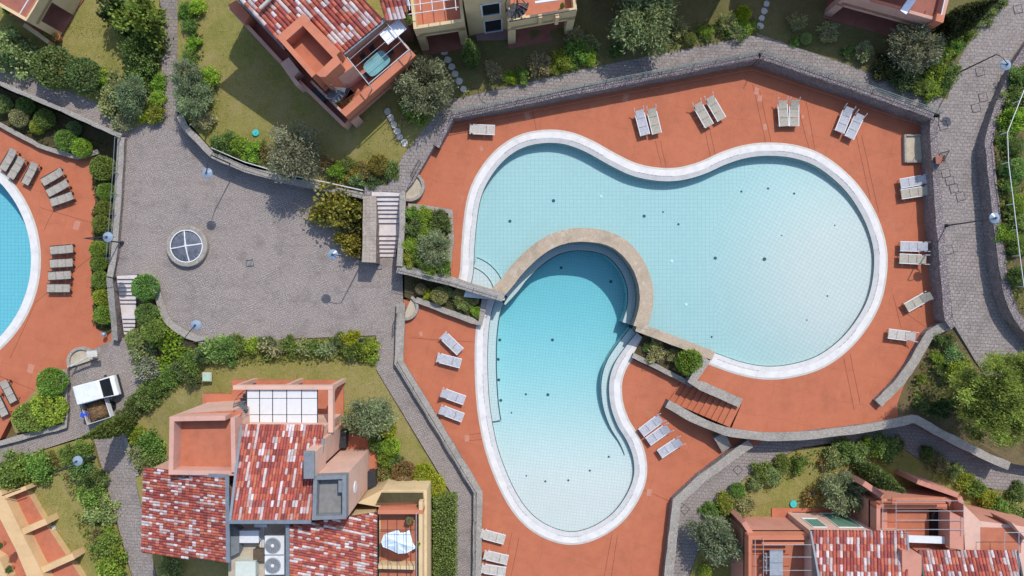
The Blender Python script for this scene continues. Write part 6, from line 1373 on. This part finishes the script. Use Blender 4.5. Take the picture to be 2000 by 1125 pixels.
def glass(q, n): mb = MB(); mb.add([Vector(p) for p in q], [(0, 1, 2, 3)]); mb.add([Vector(p) + Vector((.01, 0, .012)) for p in q], [(0, 1, 2, 3)]); return vp(mb, n, GLASSD)
glass([(.78, -.66, 1.80), (1.20, -.70, 1.12), (1.20, .70, 1.12), (.78, .66, 1.80)], 'windscreen')
for s in (-1, 1):
    mb = MB(); q = [(.70, s * .735, 1.72), (1.08, s * .79, 1.12), (.1, s * .80, 1.12), (.1, s * .745, 1.72)]; mb.add(q, [(0, 1, 2, 3)]); mb.add([(x, y + s * .015, z) for x, y, z in q], [(0, 1, 2, 3)]); vp(mb, 'side_window', GLASSD)
    vp(MB().box((.95, s * .92, 1.15), (.10, .16, .2)), 'wing_mirror', DARKM); vp(MB().box((1.455, s * .6, .8), (.05, .26, .16)), 'headlight', WHITEM)
    for x in (-.95, .95):
        w_ = MB().tube((x, s * .62, .28), (x, s * .82, .28), .28, 16); wo = vp(w_, 'wheel', RUBBER); vp(MB().tube((x, s * .81, .28), (x, s * .835, .28), .16, 10), 'rim', STEEL, wo)
for k in range(6): vp(MB().box((-1.15 + k * .29, 0, 1.90), (.05, 1.3, .025)), 'roof_rib', VP)
vp(MB().box((1.47, 0, .45), (.1, W_, .22)), 'bumper', DARKM)
c = P(202, 797, LZ); rz = math.radians(-72); tr = thing('trailer', 'open trailer loaded with brown cuttings beside the cypress', 'trailer', (c.x, c.y, LZ), rz=rz); inv = Matrix.Translation(c) @ Matrix.Rotation(rz, 4, 'Z')
vp(MB().box((0, 0, .55), (1.7, 1.9, .08)), 'bed', DARKM, tr)
for s in (-1, 1): vp(MB().box((0, s * .97, .8), (1.74, .05, .5)), 'side_board', WHITEM if s > 0 else SLAB, tr); vp(MB().tube((0, s * .86, .28), (0, s * 1.06, .28), .28, 14), 'wheel', RUBBER, tr)
for s in (-1, 1): vp(MB().box((s * .87, 0, .8), (.05, 1.9, .5)), 'end_board', SLAB, tr)
inv2 = inv; rnd = random.Random(4); mb = MB()
for k in range(420):
    a = Vector((rnd.uniform(-.7, .7), rnd.uniform(-.8, .8), rnd.uniform(.62, 1.15))); d = Vector((rnd.gauss(0, 1), rnd.gauss(0, 1), rnd.gauss(0, .35))).normalized() * rnd.uniform(.1, .28); mb.tube(inv @ a, inv @ (a + d), .014, 4)
ld = thing('garden_cuttings', 'heap of brown cut branches on the open trailer', 'cuttings', (c.x, c.y, LZ + .6)); struct(mb.build('branches', BRUSH, ld), 'stuff'); MB().lathe((c.x, c.y, LZ + .6), [(.75, 0), (.6, .3), (.2, .42)], 12).build('heap', BRUSH, ld)
p = P(164, 810, LZ + .9); bg = thing('blue_bag', 'bright blue bag at the corner of the trailer', 'bag', (p.x, p.y, LZ)); MB().lathe((p.x, p.y, LZ), [(.25, 0), (.33, .3), (.31, .8), (.14, 1.0), (.18, 1.1)], 14).build('sack', BLUE, bg); MB().lathe((p.x, p.y, LZ + .98), [(.15, 0), (.15, .04)], 10).build('tie', WHITEM, bg)
for k, v in LABELS.items():
    if len(v) > 1: print('DUP LABEL', k, v)
